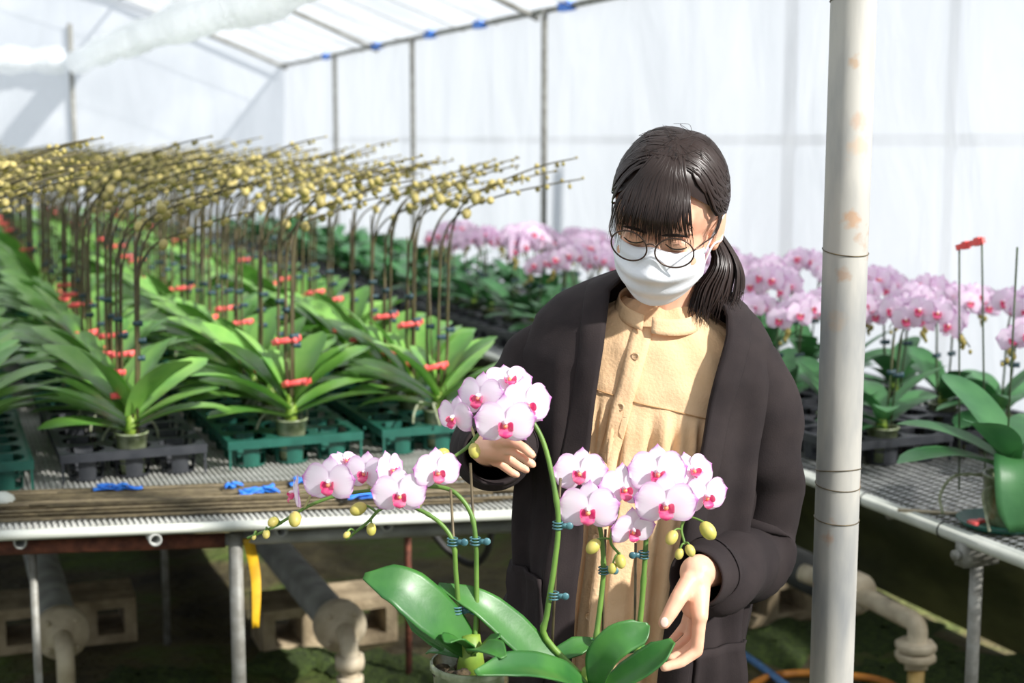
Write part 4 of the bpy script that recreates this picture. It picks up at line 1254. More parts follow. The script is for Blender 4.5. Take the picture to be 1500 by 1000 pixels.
for k, (px, py, sz, yw, pt, dd) in enumerate(((585, 723, 82, 5, -5, 1.735), (640, 690, 74, 22, 0, 1.745))):
    c = at_d(px, py, dd); hero_flower(SA1, px, py, dd, sz, yw, pt, 0, nearest(PA1, c), 60 + k)
for k, (px, py, sz, yw, pt, dd) in enumerate(((572, 688, 62, 55, 10, 1.765), (482, 706, 80, -8, 0, 1.745), (432, 722, 62, -72, 0, 1.76), (535, 692, 66, -18, 8, 1.77), (506, 676, 52, 35, 55, 1.79))):
    c = at_d(px, py, dd); hero_flower(SA2, px, py, dd, sz, yw, pt, 0, nearest(PA2, c), 70 + k)
for px, py, r in ((525, 745, 12), (544, 775, 9), (508, 783, 6)): hero_bud(SA1, PA1, px, py, 1.755, r)
for px, py, r in ((432, 760, 12), (400, 764, 9), (390, 782, 7), (372, 787, 4)): hero_bud(SA2, PA2, px, py, 1.755, r)
hero_stake(A, (674, 950, 1.75), (660, 716, 1.765)); hero_stake(A, (703, 950, 1.755), (689, 678, 1.79))
stem_clip(A, 663, 793, 1.748, 1); stem_clip(A, 696, 792, 1.757, 1); stem_clip(A, 669, 893, 1.748, -1, 'teal_clip'); stem_clip(A, 697, 893, 1.757, -1)

# --- right pot
pb = at_d(868, 1012, 1.77)
Bq = thing('potted_orchid', (pb.x, pb.y, TT), 'potted orchid with three pink flower spikes standing before the beige shirt', 'orchid')
hero_pot(Bq, pb, pb.z - 0.004, TT, 0.05)
mb = MB(); mb.tube([(pb.x, pb.y, pb.z - 0.02), (pb.x, pb.y, pb.z + 0.03)], [0.022, 0.014], 12); mb.build('crown', M['crown'], Bq)
hero_leaf(Bq, [(855, 1005, 1.765), (800, 968, 1.765), (752, 922, 1.76), (702, 882, 1.755), (642, 856, 1.76)], [16, 40, 52, 56, 50, 36, 8], CAMV * 0.75 + UP * 0.7 + RV * 0.3, 0.15)
hero_leaf(Bq, [(862, 1008, 1.75), (820, 985, 1.71), (760, 975, 1.66), (697, 985, 1.62)], [20, 46, 52, 46, 10], UP + CAMV * 0.75, 0.3)
hero_leaf(Bq, [(862, 1000, 1.78), (815, 968, 1.79), (845, 947, 1.80), (880, 938, 1.81)], [14, 22, 34, 8], UP + CAMV * 0.7, 0.25)
hero_leaf(Bq, [(872, 1005, 1.75), (880, 965, 1.735), (905, 938, 1.73), (935, 925, 1.735), (950, 914, 1.74)], [22, 48, 50, 40, 6], CAMV * 0.9 + UP * 0.35 - RV * 0.3, 0.25)
hero_leaf(Bq, [(880, 1010, 1.76), (925, 985, 1.745), (960, 962, 1.74), (986, 938, 1.745)], [20, 44, 50, 46, 12], CAMV * 0.5 + UP * 0.6 - RV * 0.6, 0.3)
hero_leaf(Bq, [(868, 1000, 1.79), (890, 960, 1.81), (920, 945, 1.82), (950, 950, 1.83)], [16, 30, 34, 8], UP + CAMV * 0.5, 0.2)
SB1, PB1 = hero_spike(Bq, [(862, 1000, 1.775), (800, 935, 1.775), (801, 900, 1.775), (811, 835, 1.775), (818, 770, 1.78), (813, 720, 1.785), (800, 660, 1.795), (785, 625, 1.80), (765, 602, 1.805), (740, 600, 1.805), (716, 620, 1.80), (700, 637, 1.795), (683, 656, 1.79), (655, 675, 1.785), (625, 696, 1.78), (598, 718, 1.775)], 0.0042, 0.0018)
SB2, PB2 = hero_spike(Bq, [(868, 1000, 1.785), (874, 930, 1.80), (880, 880, 1.81), (884, 832, 1.815), (881, 785, 1.82), (874, 742, 1.82), (880, 712, 1.82), (900, 715, 1.815), (905, 745, 1.81), (897, 775, 1.805), (895, 795, 1.80), (906, 810, 1.80)], 0.004, 0.0017)
SB3, PB3 = hero_spike(Bq, [(878, 1002, 1.79), (928, 968, 1.80), (938, 905, 1.81), (944, 830, 1.815), (948, 770, 1.82), (957, 722, 1.825), (985, 706, 1.82), (1008, 722, 1.815), (1003, 755, 1.81), (998, 775, 1.805), (1003, 796, 1.80)], 0.0044, 0.0017)
for k, (px, py, sz, yw, pt, dd) in enumerate(((745, 557, 74, 15, 45, 1.815), (703, 581, 78, -28, 8, 1.79), (666, 611, 66, -40, -4, 1.785), (770, 592, 86, 25, 4, 1.79), (740, 619, 90, 4, -6, 1.765))):
    c = at_d(px, py, dd); hero_flower(SB1, px, py, dd, sz, yw, pt, 0, nearest(PB1, c), 80 + k)
for k, (px, py, sz, yw, pt, dd) in enumerate(((850, 692, 80, -10, 16, 1.81), (862, 746, 92, -8, -2, 1.785), (914, 715, 78, 14, 4, 1.80), (926, 775, 72, 20, -14, 1.79))):
    c = at_d(px, py, dd); hero_flower(SB2, px, py, dd, sz, yw, pt, 0, nearest(PB2, c), 90 + k)
for k, (px, py, sz, yw, pt, dd) in enumerate(((963, 692, 88, 0, 10, 1.80), (975, 738, 94, 0, -4, 1.775), (1014, 690, 70, 28, 32, 1.815), (1033, 726, 76, 26, -4, 1.79))):
    c = at_d(px, py, dd); hero_flower(SB3, px, py, dd, sz, yw, pt, 0, nearest(PB3, c), 100 + k)
for px, py, r in ((695, 660, 11), (648, 664, 10), (653, 684, 7), (603, 714, 4)): hero_bud(SB1, PB1, px, py, 1.78, r)
for px, py, r in ((869, 800, 12), (909, 822, 10), (897, 832, 8)): hero_bud(SB2, PB2, px, py, 1.795, r)
for px, py, r in ((984, 787, 11), (1037, 777, 14), (995, 811, 8), (1011, 806, 9)): hero_bud(SB3, PB3, px, py, 1.795, r)
hero_stake(Bq, (808, 960, 1.785), (821, 700, 1.80)); hero_stake(Bq, (882, 960, 1.805), (887, 775, 1.825)); hero_stake(Bq, (930, 970, 1.815), (931, 795, 1.83))
stem_clip(Bq, 817, 769, 1.779, 1); stem_clip(Bq, 811, 872, 1.774, 1); stem_clip(Bq, 884, 835, 1.814, 1, 'teal_clip'); stem_clip(Bq, 943, 812, 1.813, -1); stem_clip(Bq, 931, 926, 1.80, -1); stem_clip(Bq, 876, 940, 1.80, 1)
# ------------------------------------------------------------------ the person
def cloth_mat(name, c1, c2, rough, bump, bscale, weave=0.0):
    return mat(name, c1, c2, 18, rough, 0, bump, bscale, spec=0.25)
M['skin'] = mat('skin', srgb(240, 190, 160), srgb(232, 172, 142), 22, 0.48, 0, 0.03, 220, sss=0.12)
M['hair'] = None
def hair_mat():
    m, nt, b, out = new_mat('dark_hair')
    uv = node(nt, 'ShaderNodeUVMap'); uv.uv_map = 'UVMap'
    mp = node(nt, 'ShaderNodeMapping'); mp.inputs['Scale'].default_value = (1.5, 40, 1)
    nz = node(nt, 'ShaderNodeTexNoise'); nz.inputs['Scale'].default_value = 3
    nt.links.new(uv.outputs['UV'], mp.inputs['Vector']); nt.links.new(mp.outputs['Vector'], nz.inputs['Vector'])
    oi = node(nt, 'ShaderNodeTexCoord')
    mx = node(nt, 'ShaderNodeMix', data_type='RGBA'); mx.inputs['A'].default_value = (*srgb(18, 15, 15), 1); mx.inputs['B'].default_value = (*srgb(58, 42, 36), 1)
    nt.links.new(nz.outputs['Fac'], mx.inputs['Factor']); nt.links.new(mx.outputs['Result'], b.inputs['Base Color'])
    b.inputs['Roughness'].default_value = 0.36
    b.inputs['Specular IOR Level'].default_value = 0.35
    b.inputs['Anisotropic'].default_value = 0.5
    return m
M['hair'] = hair_mat()
M['cardigan'] = cloth_mat('dark_jersey', srgb(47, 40, 40), srgb(38, 32, 33), 0.9, 0.08, 420)
M['shirt'] = cloth_mat('beige_crepe', srgb(232, 196, 156), srgb(222, 184, 142), 0.85, 0.18, 220)
M['mask'] = mat('white_mask', srgb(240, 242, 246), srgb(228, 232, 238), 30, 0.75, 0, 0.06, 300)
M['frame_metal'] = mat('brown_metal', srgb(78, 62, 54), None, rough=0.3, metal=0.6)
M['lens'] = None
m_, nt_, b_n, o_n = new_mat('lens'); nt_.nodes.remove(b_n)
tp_ = node(nt_, 'ShaderNodeBsdfTransparent'); gl_ = node(nt_, 'ShaderNodeBsdfGlossy'); gl_.inputs['Roughness'].default_value = 0.05
mx_ = node(nt_, 'ShaderNodeMixShader'); mx_.inputs['Fac'].default_value = 0.06
nt_.links.new(tp_.outputs[0], mx_.inputs[1]); nt_.links.new(gl_.outputs[0], mx_.inputs[2]); nt_.links.new(mx_.outputs[0], o_n.inputs['Surface'])
M['lens'] = m_
M['jeans'] = mat('navy_trousers', srgb(40, 50, 78), srgb(30, 38, 62), 40, 0.85, 0, 0.2, 300)
M['shoe'] = mat('dark_shoe', srgb(40, 38, 38), None, rough=0.6)
M['button'] = mat('shell_button', srgb(226, 196, 160), srgb(206, 164, 120), 200, 0.3)
M['lash'] = mat('lash', srgb(30, 24, 22), None, rough=0.6)
M['thread'] = mat('seam_thread', srgb(176, 136, 92), None, rough=0.8)

foot = at_d(925, 500, 2.10)
W = thing('person', (foot.x, foot.y, 0), 'person in a dark cardigan, beige shirt, glasses and white mask holding the orchids', 'person')
RV = Vector((RX, RY, 0)); CV = Vector((-FX, -FY, 0)); UP = Vector((0, 0, 1))   # picture right, towards camera, up

# ---- head frame: x = picture right, y = face forward, z = up; then bowed, turned and tilted
HC = at_d(978, 318, 2.075)
H_YAW, H_PITCH, H_ROLL = math.radians(-20), math.radians(26), math.radians(9)
base = Matrix((RV, CV, UP)).transposed()           # columns
# columns: local x -> RV, local y -> CV, local z -> UP
rotm = Matrix.Rotation(-H_YAW, 3, 'Z') @ Matrix.Rotation(-H_PITCH, 3, 'X') @ Matrix.Rotation(H_ROLL, 3, 'Y')
HM = base @ rotm
HS = 0.97
def hp(x, y, z): return HC + HM @ (Vector((x, y, z)) * HS)

class Blob:
    """overlapping solids that become one continuous skin by voxel remeshing"""
    def __init__(self): self.mb = MB()
    def cap(self, a, b, ra, rb, n=16):
        a, b = Vector(a), Vector(b); d = (b - a)
        L = d.length; t = d.normalized() if L > 1e-6 else Vector((0, 0, 1))
        P, R_ = [], []
        for k in range(5):
            f = k / 4 * PI / 2; P.append(a - t * ra * math.cos(f)); R_.append(max(1e-4, ra * math.sin(f)))
        for k in range(1, 5):
            f = k / 4 * PI / 2; P.append(b + t * rb * math.sin(f)); R_.append(max(1e-4, rb * math.cos(f)))
            if k == 1: P.insert(5, b); R_.insert(5, rb)
        self.mb.tube(P, R_, n)
    def chain(self, pts, rads, n=14):
        for i in range(len(pts) - 1): self.cap(pts[i], pts[i + 1], rads[i], rads[i + 1], n)
    def ell(self, c, r, m3=None): self.mb.ball(c, r, 24, 16, m3)
    def finish(self, name, m, parent, voxel, smooth_it=5):
        me = self.mb.mesh('tmp', m); o = link('tmp', me)
        r = o.modifiers.new('r', 'REMESH'); r.mode = 'VOXEL'; r.voxel_size = voxel; r.use_smooth_shade = True
        s = o.modifiers.new('s', 'SMOOTH'); s.iterations = smooth_it; s.factor = 0.5
        dg = bpy.context.evaluated_depsgraph_get(); dg.update()
        me2 = bpy.data.meshes.new_from_object(o.evaluated_get(dg)); me2.name = name
        bpy.data.objects.remove(o); bpy.data.meshes.remove(me)
        if not me2.materials: me2.materials.append(m)
        org = Vector((0, 0, 0)); q = parent
        while q is not None: org += q.location; q = q.parent
        me2.transform(Matrix.Translation(-org))
        me2.polygons.foreach_set('use_smooth', [True] * len(me2.polygons)); me2.update()
        return link(name, me2, parent)

B = Blob()
I3 = HM
B.ell(hp(0, -0.012, 0.030), (0.073, 0.090, 0.088), I3)            # cranium
B.ell(hp(0, 0.020, -0.030), (0.0635, 0.068, 0.082), I3)           # face
B.ell(hp(0, 0.050, -0.080), (0.036, 0.034, 0.028), I3)            # jaw, chin
B.ell(hp(0, 0.066, 0.040), (0.050, 0.022, 0.030), I3)             # forehead
B.cap(hp(0, 0.086, 0.004), hp(0, 0.102, -0.030), 0.008, 0.011)    # nose
B.ell(hp(0, 0.097, -0.034), (0.016, 0.010, 0.009), I3)
for s in (-1, 1):
    B.ell(hp(s * 0.037, 0.060, -0.028), (0.024, 0.024, 0.024), I3)       # cheeks
    B.ell(hp(s * 0.031, 0.076, 0.004), (0.0165, 0.0125, 0.0105), I3)     # closed lids
    B.cap(hp(s * 0.012, 0.086, 0.022), hp(s * 0.048, 0.074, 0.024), 0.006, 0.005)   # brow ridge
    # ear: a flat shell with rim
    ea = HM @ Matrix.Rotation(s * 0.35, 3, 'Z')
    B.ell(hp(s * 0.074, -0.012, -0.010), (0.007, 0.017, 0.030), ea)
    B.ell(hp(s * 0.073, -0.004, -0.036), (0.006, 0.009, 0.011), ea)
    for k in range(7):
        a0 = -0.6 + k * 0.55; a1 = a0 + 0.55
        q = lambda a: hp(s * 0.0805, -0.014 - 0.016 * math.sin(a) * -1 * -1, -0.006 + 0.027 * math.cos(a))
        B.cap(q(a0), q(a1), 0.0036, 0.0036, 8)
neck_top = hp(0, -0.022, -0.055); neck_bot = at_d(968, 470, 2.15)
B.cap(neck_top, neck_bot, 0.047, 0.050)
# hidden core of the body so that the skin is one continuous figure
chest = at_d(955, 600, 2.14); pelvis = at_d(918, 930, 2.13)
shR, shL = at_d(826, 520, 2.155), at_d(1078, 555, 2.14)
B.chain([neck_bot, chest, pelvis], [0.05, 0.085, 0.095])
B.chain([neck_bot, shR], [0.042, 0.032]); B.chain([neck_bot, shL], [0.042, 0.032])
elR, wrR = at_d(724, 660, 2.13), at_d(712, 656, 1.905)
elL, wrL = at_d(1112, 815, 2.14), at_d(1021, 838, 1.895)
B.chain([shR, elR, wrR], [0.034, 0.030, 0.0235]); B.chain([shL, elL, wrL], [0.034, 0.030, 0.0245])
for s, px in ((-1, 868), (1, 965)):
    hip = at_d(px, 960, 2.13); knee = Vector((hip.x, hip.y, 0.43)); ank = Vector((hip.x, hip.y, 0.09))
    B.chain([pelvis, hip, knee, ank], [0.08, 0.07, 0.045, 0.032])
# --- hand at picture left: closed round the spike behind the flowers
def finger(pts, r0, r1):
    P = [at_d(*p) for p in pts]; n = len(P); B.chain(P, [lerp(r0, r1, i / (n - 1)) for i in range(n)], 12)
finger([(712, 656, 1.905), (722, 655, 1.885), (734, 656, 1.868)], 0.0225, 0.019)
for k, pts in enumerate(([(732, 645, 1.852), (752, 647, 1.835), (768, 656, 1.824), (779, 666, 1.821)],
                         [(731, 655, 1.862), (752, 661, 1.846), (768, 671, 1.834), (780, 680, 1.832)],
                         [(729, 665, 1.874), (747, 674, 1.862), (761, 683, 1.854), (771, 688, 1.852)],
                         [(727, 673, 1.890), (739, 684, 1.884), (750, 692, 1.88), (757, 695, 1.88)])):
    finger([(716, 655, 1.895)] + pts[:1], 0.014, 0.0105)
    finger(pts, 0.0080 - 0.0004 * k, 0.0062 - 0.0003 * k)
finger([(720, 648, 1.88), (734, 637, 1.862), (750, 630, 1.845), (764, 628, 1.838)], 0.012, 0.0085)
# --- hand at picture right: hanging open beside the leaf
WL = (1021, 838, 1.895)
for k, pts in enumerate(([(1025, 903, 1.852), (1021, 953, 1.846), (997, 970, 1.838), (973, 977, 1.834)],
                         [(1024, 900, 1.870), (1020, 941, 1.866), (1001, 956, 1.858), (982, 964, 1.852)],
                         [(1018, 896, 1.888), (1011, 930, 1.886), (995, 945, 1.880), (981, 951, 1.875)],
                         [(1011, 890, 1.903), (1003, 916, 1.903), (991, 930, 1.899), (983, 938, 1.895)])):
    B.cap(at_d(*WL), at_d(*pts[0]), 0.0205, 0.0118 - 0.0006 * k, 14)
    finger(pts, 0.0098 - 0.0007 * k, 0.0066 - 0.0004 * k)
B.cap(at_d(1018, 850, 1.885), at_d(1014, 888, 1.875), 0.021, 0.016)
finger([(1010, 850, 1.876), (993, 877, 1.856), (982, 897, 1.847), (973, 912, 1.842)], 0.0135, 0.0088)
body = B.finish('body', M['skin'], W, 0.0026, 6)
# nails of the thumb and forefinger tips
def nail(px, py, d, w, h, nrm):
    c = at_d(px, py, d); mb = MB(); q = Vector(nrm).normalized().to_track_quat('Z', 'Y').to_matrix(); mb.ball(c, (w, h, 0.0012), 12, 6, q); return mb.build('fingernail', M['nail'], W)
M['nail'] = mat('nail', srgb(244, 206, 190), None, rough=0.25)
nail(973, 911, 1.8335, 0.0055, 0.007, CV + UP * 0.3 - RV * 0.2)
# closed eyes: lash line and brow
for s in (-1, 1):
    mb = MB(); mb.tube([hp(s * (0.031 + 0.016 * u), 0.0885 - 0.005 * abs(u) ** 2 - 0.001, 0.004 - 0.003 * (1 - u * u)) for u in np.linspace(-1, 1, 9)], [0.0006, 0.001, 0.0013, 0.0014, 0.0014, 0.0014, 0.0013, 0.001, 0.0006], 6); mb.build('eyelash', M['lash'], W)
    mb = MB(); mb.tube([hp(s * (0.030 + 0.019 * u), 0.0925 - 0.008 * (u * 0.5 + .5) ** 2 * (1), 0.023 + 0.003 * (1 - u * u)) for u in np.linspace(-1, 1, 7)], [0.001, 0.002, 0.0024, 0.0024, 0.002, 0.0016, 0.0008], 6); mb.build('eyebrow', M['lash'], W)

# ---- mask
def mask_pt(u, v, off=0.0):
    """u -1..1 across, v 0..1 from nose bridge to under the chin"""
    z = lerp(-0.004 + 0.008 * math.exp(-(u / 0.2) ** 2), -0.112, v) + 0.012 * abs(u) ** 2 * (1 - v) * -1.0 + 0.020 * abs(u) ** 2.0 * v
    ry = float(np.interp(v, [0, 0.12, 0.30, 0.5, 0.75, 0.92, 1.0], [0.096, 0.106, 0.1135, 0.109, 0.100, 0.088, 0.070]))
    rx = float(np.interp(v, [0, 0.3, 0.6, 0.85, 1.0], [0.066, 0.0705, 0.068, 0.056, 0.042]))
    a = u * math.radians(74)
    # flatter cheeks, pointed middle
    y = ry * (math.cos(a) ** 0.9) - 0.006 * (abs(u) ** 0.7) * (1 - abs(u)) + 0.012 * abs(u) ** 2
    x = rx * math.sin(a) / math.sin(math.radians(74)) * 1.0
    pl = 0.0024 * math.sin(v * 22) * (1 - abs(u) ** 3)
    y += off + pl + 0.009 * math.exp(-((v - 0.3) / 0.22) ** 2) * math.exp(-(u / 0.35) ** 2)
    if u == 0: pass
    return hp(x, y, z)
mb = MB(); mb.grid([[mask_pt(u, v) for u in np.linspace(-1, 1, 41)] for v in np.linspace(0, 1, 36)])
mk = mb.build('face_mask', M['mask'], W); md = mk.modifiers.new('thickness', 'SOLIDIFY'); md.thickness = 0.0016; md.offset = 1
for s in (-1, 1):
    for v, ez in ((0.10, 0.014), (0.78, -0.030)):
        e0 = mask_pt(s * 0.985, v)
        mb = MB(); mb.tube(smooth_path([e0, hp(s * 0.074, 0.025, lerp(0.0, -0.03, v)), hp(s * 0.082, -0.010, ez), hp(s * 0.078, -0.026, 0.0 if v < .5 else -0.02)], 14), 0.0016, 7); mb.build('ear_loop', M['mask'], mk)

# ---- glasses, slipped down the nose
gl = None
GZ, GY = 0.006, 0.110
def rim_pt(s, a, k=1.0):
    x = s * 0.0335 + 0.0275 * k * math.cos(a); z = GZ + 0.0235 * k * math.sin(a)
    return hp(x, GY - 0.35 * (abs(x) - 0.01) ** 1.0 * 0.45 - 0.06 * (z - GZ), z)
mb = MB()
mb.tube(smooth_path([rim_pt(-1, 0.35), hp(-0.003, GY + 0.001, GZ + 0.011), hp(0.003, GY + 0.001, GZ + 0.011), rim_pt(1, PI - 0.35)], 12), 0.0011, 7)
gl = mb.build('glasses', M['frame_metal'], W)
for s in (-1, 1):
    mb = MB(); mb.tube([rim_pt(s, a) for a in np.linspace(0, 2 * PI, 41)], 0.0012, 7, cap=False); mb.build('rim', M['frame_metal'], gl)
    mb = MB(); mb.add([rim_pt(s, a, 0.98) for a in np.linspace(0, 2 * PI, 33)[:-1]], [tuple(range(32))]); mb.build('lens', M['lens'], gl, smooth=False)
    mb = MB(); mb.tube(smooth_path([rim_pt(s, 0.25 if s > 0 else PI - 0.25), hp(s * 0.069, 0.082, GZ + 0.008), hp(s * 0.079, 0.03, 0.004), hp(s * 0.0805, -0.012, 0.014), hp(s * 0.077, -0.030, -0.004)], 18), 0.0012, 6); mb.build('temple', M['frame_metal'], gl)
    mb = MB(); mb.ball(hp(s * 0.012, GY - 0.008, GZ - 0.002), (0.002, 0.003, 0.004), 8, 5, HM); mb.build('nose_pad', M['lens'], gl)

# ---- hair: cap under strands, fringe, pony tail
hr = random.Random(21)
EA, EB, EC = 0.083, 0.101, 0.099
HO = (0.0, -0.013, 0.032)
def hair_pt(d, k=1.0):
    d = Vector(d).normalized(); return hp(HO[0] + EA * k * d.x, HO[1] + EB * k * d.y, HO[2] + EC * k * d.z)
mb = MB(); rows = []
for i in range(25):
    row = []
    for j in range(49):
        az = 2 * PI * j / 48           # 0 = right, pi/2 = front
        fr_ = max(0.0, math.sin(az)); bk = max(0.0, -math.sin(az))
        low = lerp(-0.15, 0.62, fr_ ** 1.2); low = lerp(low, -0.80, bk ** 0.7)
        el = lerp(PI / 2, math.asin(max(-0.95, min(0.95, low))), i / 24)
        row.append(hair_pt((math.cos(el) * math.cos(az), math.cos(el) * math.sin(az), math.sin(el)), 0.985))
    rows.append(row)
mb.grid(rows)
hair = mb.build('hair', M['hair'], W)
def ribbon(mb, P, w, outc):
    rows = []; n = len(P)
    for i, p in enumerate(P):
        t = (P[min(i + 1, n - 1)] - P[max(i - 1, 0)]).normalized(); o_ = (p - outc).normalized(); sd = t.cross(o_).normalized(); ww = w * (0.35 + 0.65 * math.sin(PI * min(1, (i / (n - 1)) * 0.8 + 0.2))) * (1 - 0.75 * (i / (n - 1)) ** 3)
        rows.append([p - sd * ww, p + o_ * ww * 0.35, p + sd * ww])
    mb.grid(rows)
hc_w = hp(*HO)
TIE = Vector((0.30, -0.85, -0.62))       # direction of the hair tie, low at the back and towards picture right
def dirpath(ds, ks, n=14):
    D = smooth_path([Vector(d).normalized() for d in ds], n); m_ = len(D)
    return [hair_pt(d, float(np.interp(i / (m_ - 1), np.linspace(0, 1, len(ks)), ks))) for i, d in enumerate(D)]
mb = MB()
for k in range(900):                    # sides and back, combed to the tie
    side = 1 if k % 2 else -1
    yy = hr.uniform(-0.85, 0.52)
    st = Vector((0.10 + 0.012 * side, yy, math.sqrt(max(0.05, 1 - yy * yy))))
    via = Vector((side * hr.uniform(0.80, 1.0), lerp(0.35, -0.75, (0.52 - yy) / 1.37) + hr.uniform(-.1, .1), hr.uniform(-0.05, 0.5)))
    via2 = Vector((side * hr.uniform(0.55, 0.85), -0.62 + hr.uniform(-.12, .12), hr.uniform(-0.45, 0.0)))
    kk = hr.uniform(0.995, 1.045)
    ribbon(mb, dirpath([st, (st + via) * 0.5 + Vector((0, 0, .12)), via, via2, TIE + Vector((hr.uniform(-.1, .1), 0, hr.uniform(-.1, .1)))], [0.985, kk, kk + 0.012, kk, 1.0], 16), hr.uniform(0.0008, 0.0024), hc_w)
mb.build('hair_strands', M['hair'], hair)['kind'] = 'stuff'
mb = MB()
for k in range(430):                    # fringe, falling from the parting over the forehead
    u = hr.uniform(-1, 0.80)
    if u > 0.45 and hr.random() < (u - 0.45) * 2.0: u = hr.uniform(-1, 0.45)
    cl = math.sin(u * 23) * 0.5 + math.sin(u * 41 + 1) * 0.3      # clumps
    st = Vector((0.08 + 0.10 * u + hr.uniform(-.04, .04), 0.30 + hr.uniform(-.16, .12), 0.93))
    mid = Vector((0.66 * u, 0.80, 0.50 + 0.08 * (1 - u * u)))
    L = hr.uniform(0.55, 1.0) + 0.14 * cl; ex = 0.074 * u + 0.004 * cl + hr.uniform(-.005, .005)
    zend = lerp(0.062, 0.008, L) if abs(u) < 0.75 else lerp(0.05, -0.016, L)
    yend = 0.099 * math.sqrt(max(0.0, 1 - (ex / 0.100) ** 2)) + hr.uniform(-.003, .005)
    kk = 1.02 + hr.uniform(0, 0.03)
    P = dirpath([st, (st * 0.5 + mid * 0.5) + Vector((0, .1, .05)), mid], [0.99, kk, kk], 10)
    e = hp(ex, yend, zend); m2 = hp(lerp(HO[0] + EA * 0.64 * u, ex, .5), yend + 0.003, max(zend + 0.012, 0.055))
    ribbon(mb, smooth_path([P[0], P[3], P[6], P[-1], m2, e], 18), hr.uniform(0.0007, 0.0019), hc_w)
for s in (-1, 1):                        # side locks in front of the ears
    for k in range(44):
        u = s * hr.uniform(0.80, 1.0); P = dirpath([(0.1 + .2 * u, 0.3, 0.9), (0.7 * u, 0.55, 0.55), (0.98 * u, 0.30, 0.05)], [0.99, 1.03, 1.02], 9)
        e = hp(s * hr.uniform(.074, .080), hr.uniform(.015, .04), hr.uniform(-0.045, -0.01) if s < 0 else hr.uniform(-.012, .03))
        ribbon(mb, smooth_path([P[0], P[4], P[-1], e], 14), hr.uniform(0.0006, 0.0016), hc_w)
mb.build('fringe', M['hair'], hair)['kind'] = 'stuff'
tie_p = hair_pt(TIE, 0.98)
mb = MB()
for k in range(420):                    # pony tail falling behind the ear
    a = hr.uniform(0, 2 * PI); q = math.sqrt(hr.random()); c_, s_ = math.cos(a) * q, math.sin(a) * q
    off = RV * c_ + CV * s_
    end = at_d(1040 + 38 * c_ + hr.uniform(-7, 7), 468 + hr.uniform(-22, 12) - 10 * c_, 2.11 - 0.04 * s_)
    mid1 = at_d(1062 + 19 * c_, 376, 2.125 - 0.03 * s_); mid2 = at_d(1052 + 40 * c_, 424 - 4 * c_, 2.12 - 0.045 * s_)
    ribbon(mb, smooth_path([tie_p + off * 0.010, mid1, mid2, end], 16), hr.uniform(0.001, 0.0026), tie_p + Vector((0, 0, -0.1)))
mb.build('pony_tail', M['hair'], hair)['kind'] = 'stuff'
mb = MB()
for k in range(26):
    d = Vector((hr.uniform(-.7, .7), hr.uniform(-.5, .6), 1)); p = hair_pt(d, 1.0); q = hair_pt(d + Vector((hr.uniform(-.4, .4), hr.uniform(-.3, .3), 0)), 1.06 + hr.uniform(0, .05)); r_ = hair_pt(d + Vector((hr.uniform(-.7, .7), hr.uniform(-.5, .3), -.1)), 1.06)
    mb.tube(smooth_path([p, q, r_], 8), 0.00035, 4)
mb.build('stray_hair', M['hair'], hair)['kind'] = 'stuff'

# ---- clothes: rings given by picture row
def ring_tab(tab):
    ys = [t[0] for t in tab]; return lambda y, c: float(np.interp(y, ys, [t[c] for t in tab]))
TILT = lambda y: float(np.interp(y, [400, 560, 800], [0.13, 0.10, 0.0]))
# row, centre px, half width px, distance, half depth m
SH = ring_tab([(436, 972, 50, 2.15, 0.050), (452, 970, 72, 2.15, 0.060), (470, 968, 108, 2.15, 0.072), (500, 966, 136, 2.145, 0.086), (560, 960, 146, 2.14, 0.098), (680, 946, 144, 2.135, 0.106), (800, 932, 144, 2.135, 0.108), (940, 918, 148, 2.135, 0.112), (1080, 908, 156, 2.135, 0.118)])
CD = ring_tab([(398, 985, 56, 2.165, 0.060), (412, 978, 84, 2.16, 0.070), (428, 972, 112, 2.155, 0.082), (450, 964, 145, 2.15, 0.096), (480, 958, 170, 2.145, 0.112), (530, 950, 186, 2.14, 0.128), (620, 942, 182, 2.14, 0.142), (760, 930, 172, 2.135, 0.146), (900, 918, 176, 2.13, 0.150), (1010, 915, 172, 2.13, 0.152), (1140, 912, 178, 2.13, 0.156)])
def ring_pt(T, y, phi, expo=0.85, extra=0.0):
    """phi 0 = picture right, pi/2 = towards the camera"""
    cx, hw, d, b = T(y, 1), T(y, 2), T(y, 3), T(y, 4)
    c = at_d(cx, y, d); a = hw * d / F_PX
    cs, sn = math.cos(phi), math.sin(phi)
    x = (a + extra) * math.copysign(abs(cs) ** expo, cs); dep = (b + extra) * math.copysign(abs(sn) ** expo, sn)
    return c + RV * x + CV * dep - UP * (TILT(y) * x)
def phi_for_x(T, y, px, expo=0.85):
    lo, hi = 0.02, PI - 0.02
    for _ in range(40):
        m_ = (lo + hi) / 2; p = ring_pt(T, y, m_, expo)
        # project
        v = p - Vector((0, 0, CAM_H)); fwd = v.dot(Vector((FX, FY, 0))); u = v.dot(RV)
        depth = fwd * math.cos(PITCH) - v.z * math.sin(PITCH); x = 750 + F_PX * u / depth
        if x > px: lo = m_
        else: hi = m_
    return (lo + hi) / 2
YOKE = lambda u: 580 + 26 * u         # seam row, lower towards picture right
def shirt_pt(y, phi, off=0.0):
    u = math.cos(phi)
    g = 0.0
    ys = YOKE(u)
    if math.sin(phi) > 0 and y > ys:
        f = min(1, (y - ys) / 40.0)
        g = f * (0.0055 * math.sin(phi * 46) + 0.0045 * math.sin(phi * 29 + 1.2)) * (1.0 if abs(u + 0.15) > 0.09 else 0.15) + 0.005 * f
        g += 0.006 * min(1, (y - ys) / 250) * math.sin(phi * 13 + y * 0.004)
    else:
        g = 0.0012 * math.sin(phi * 17 + y * 0.05)
    return ring_pt(SH, y, phi, 0.85, g + off)
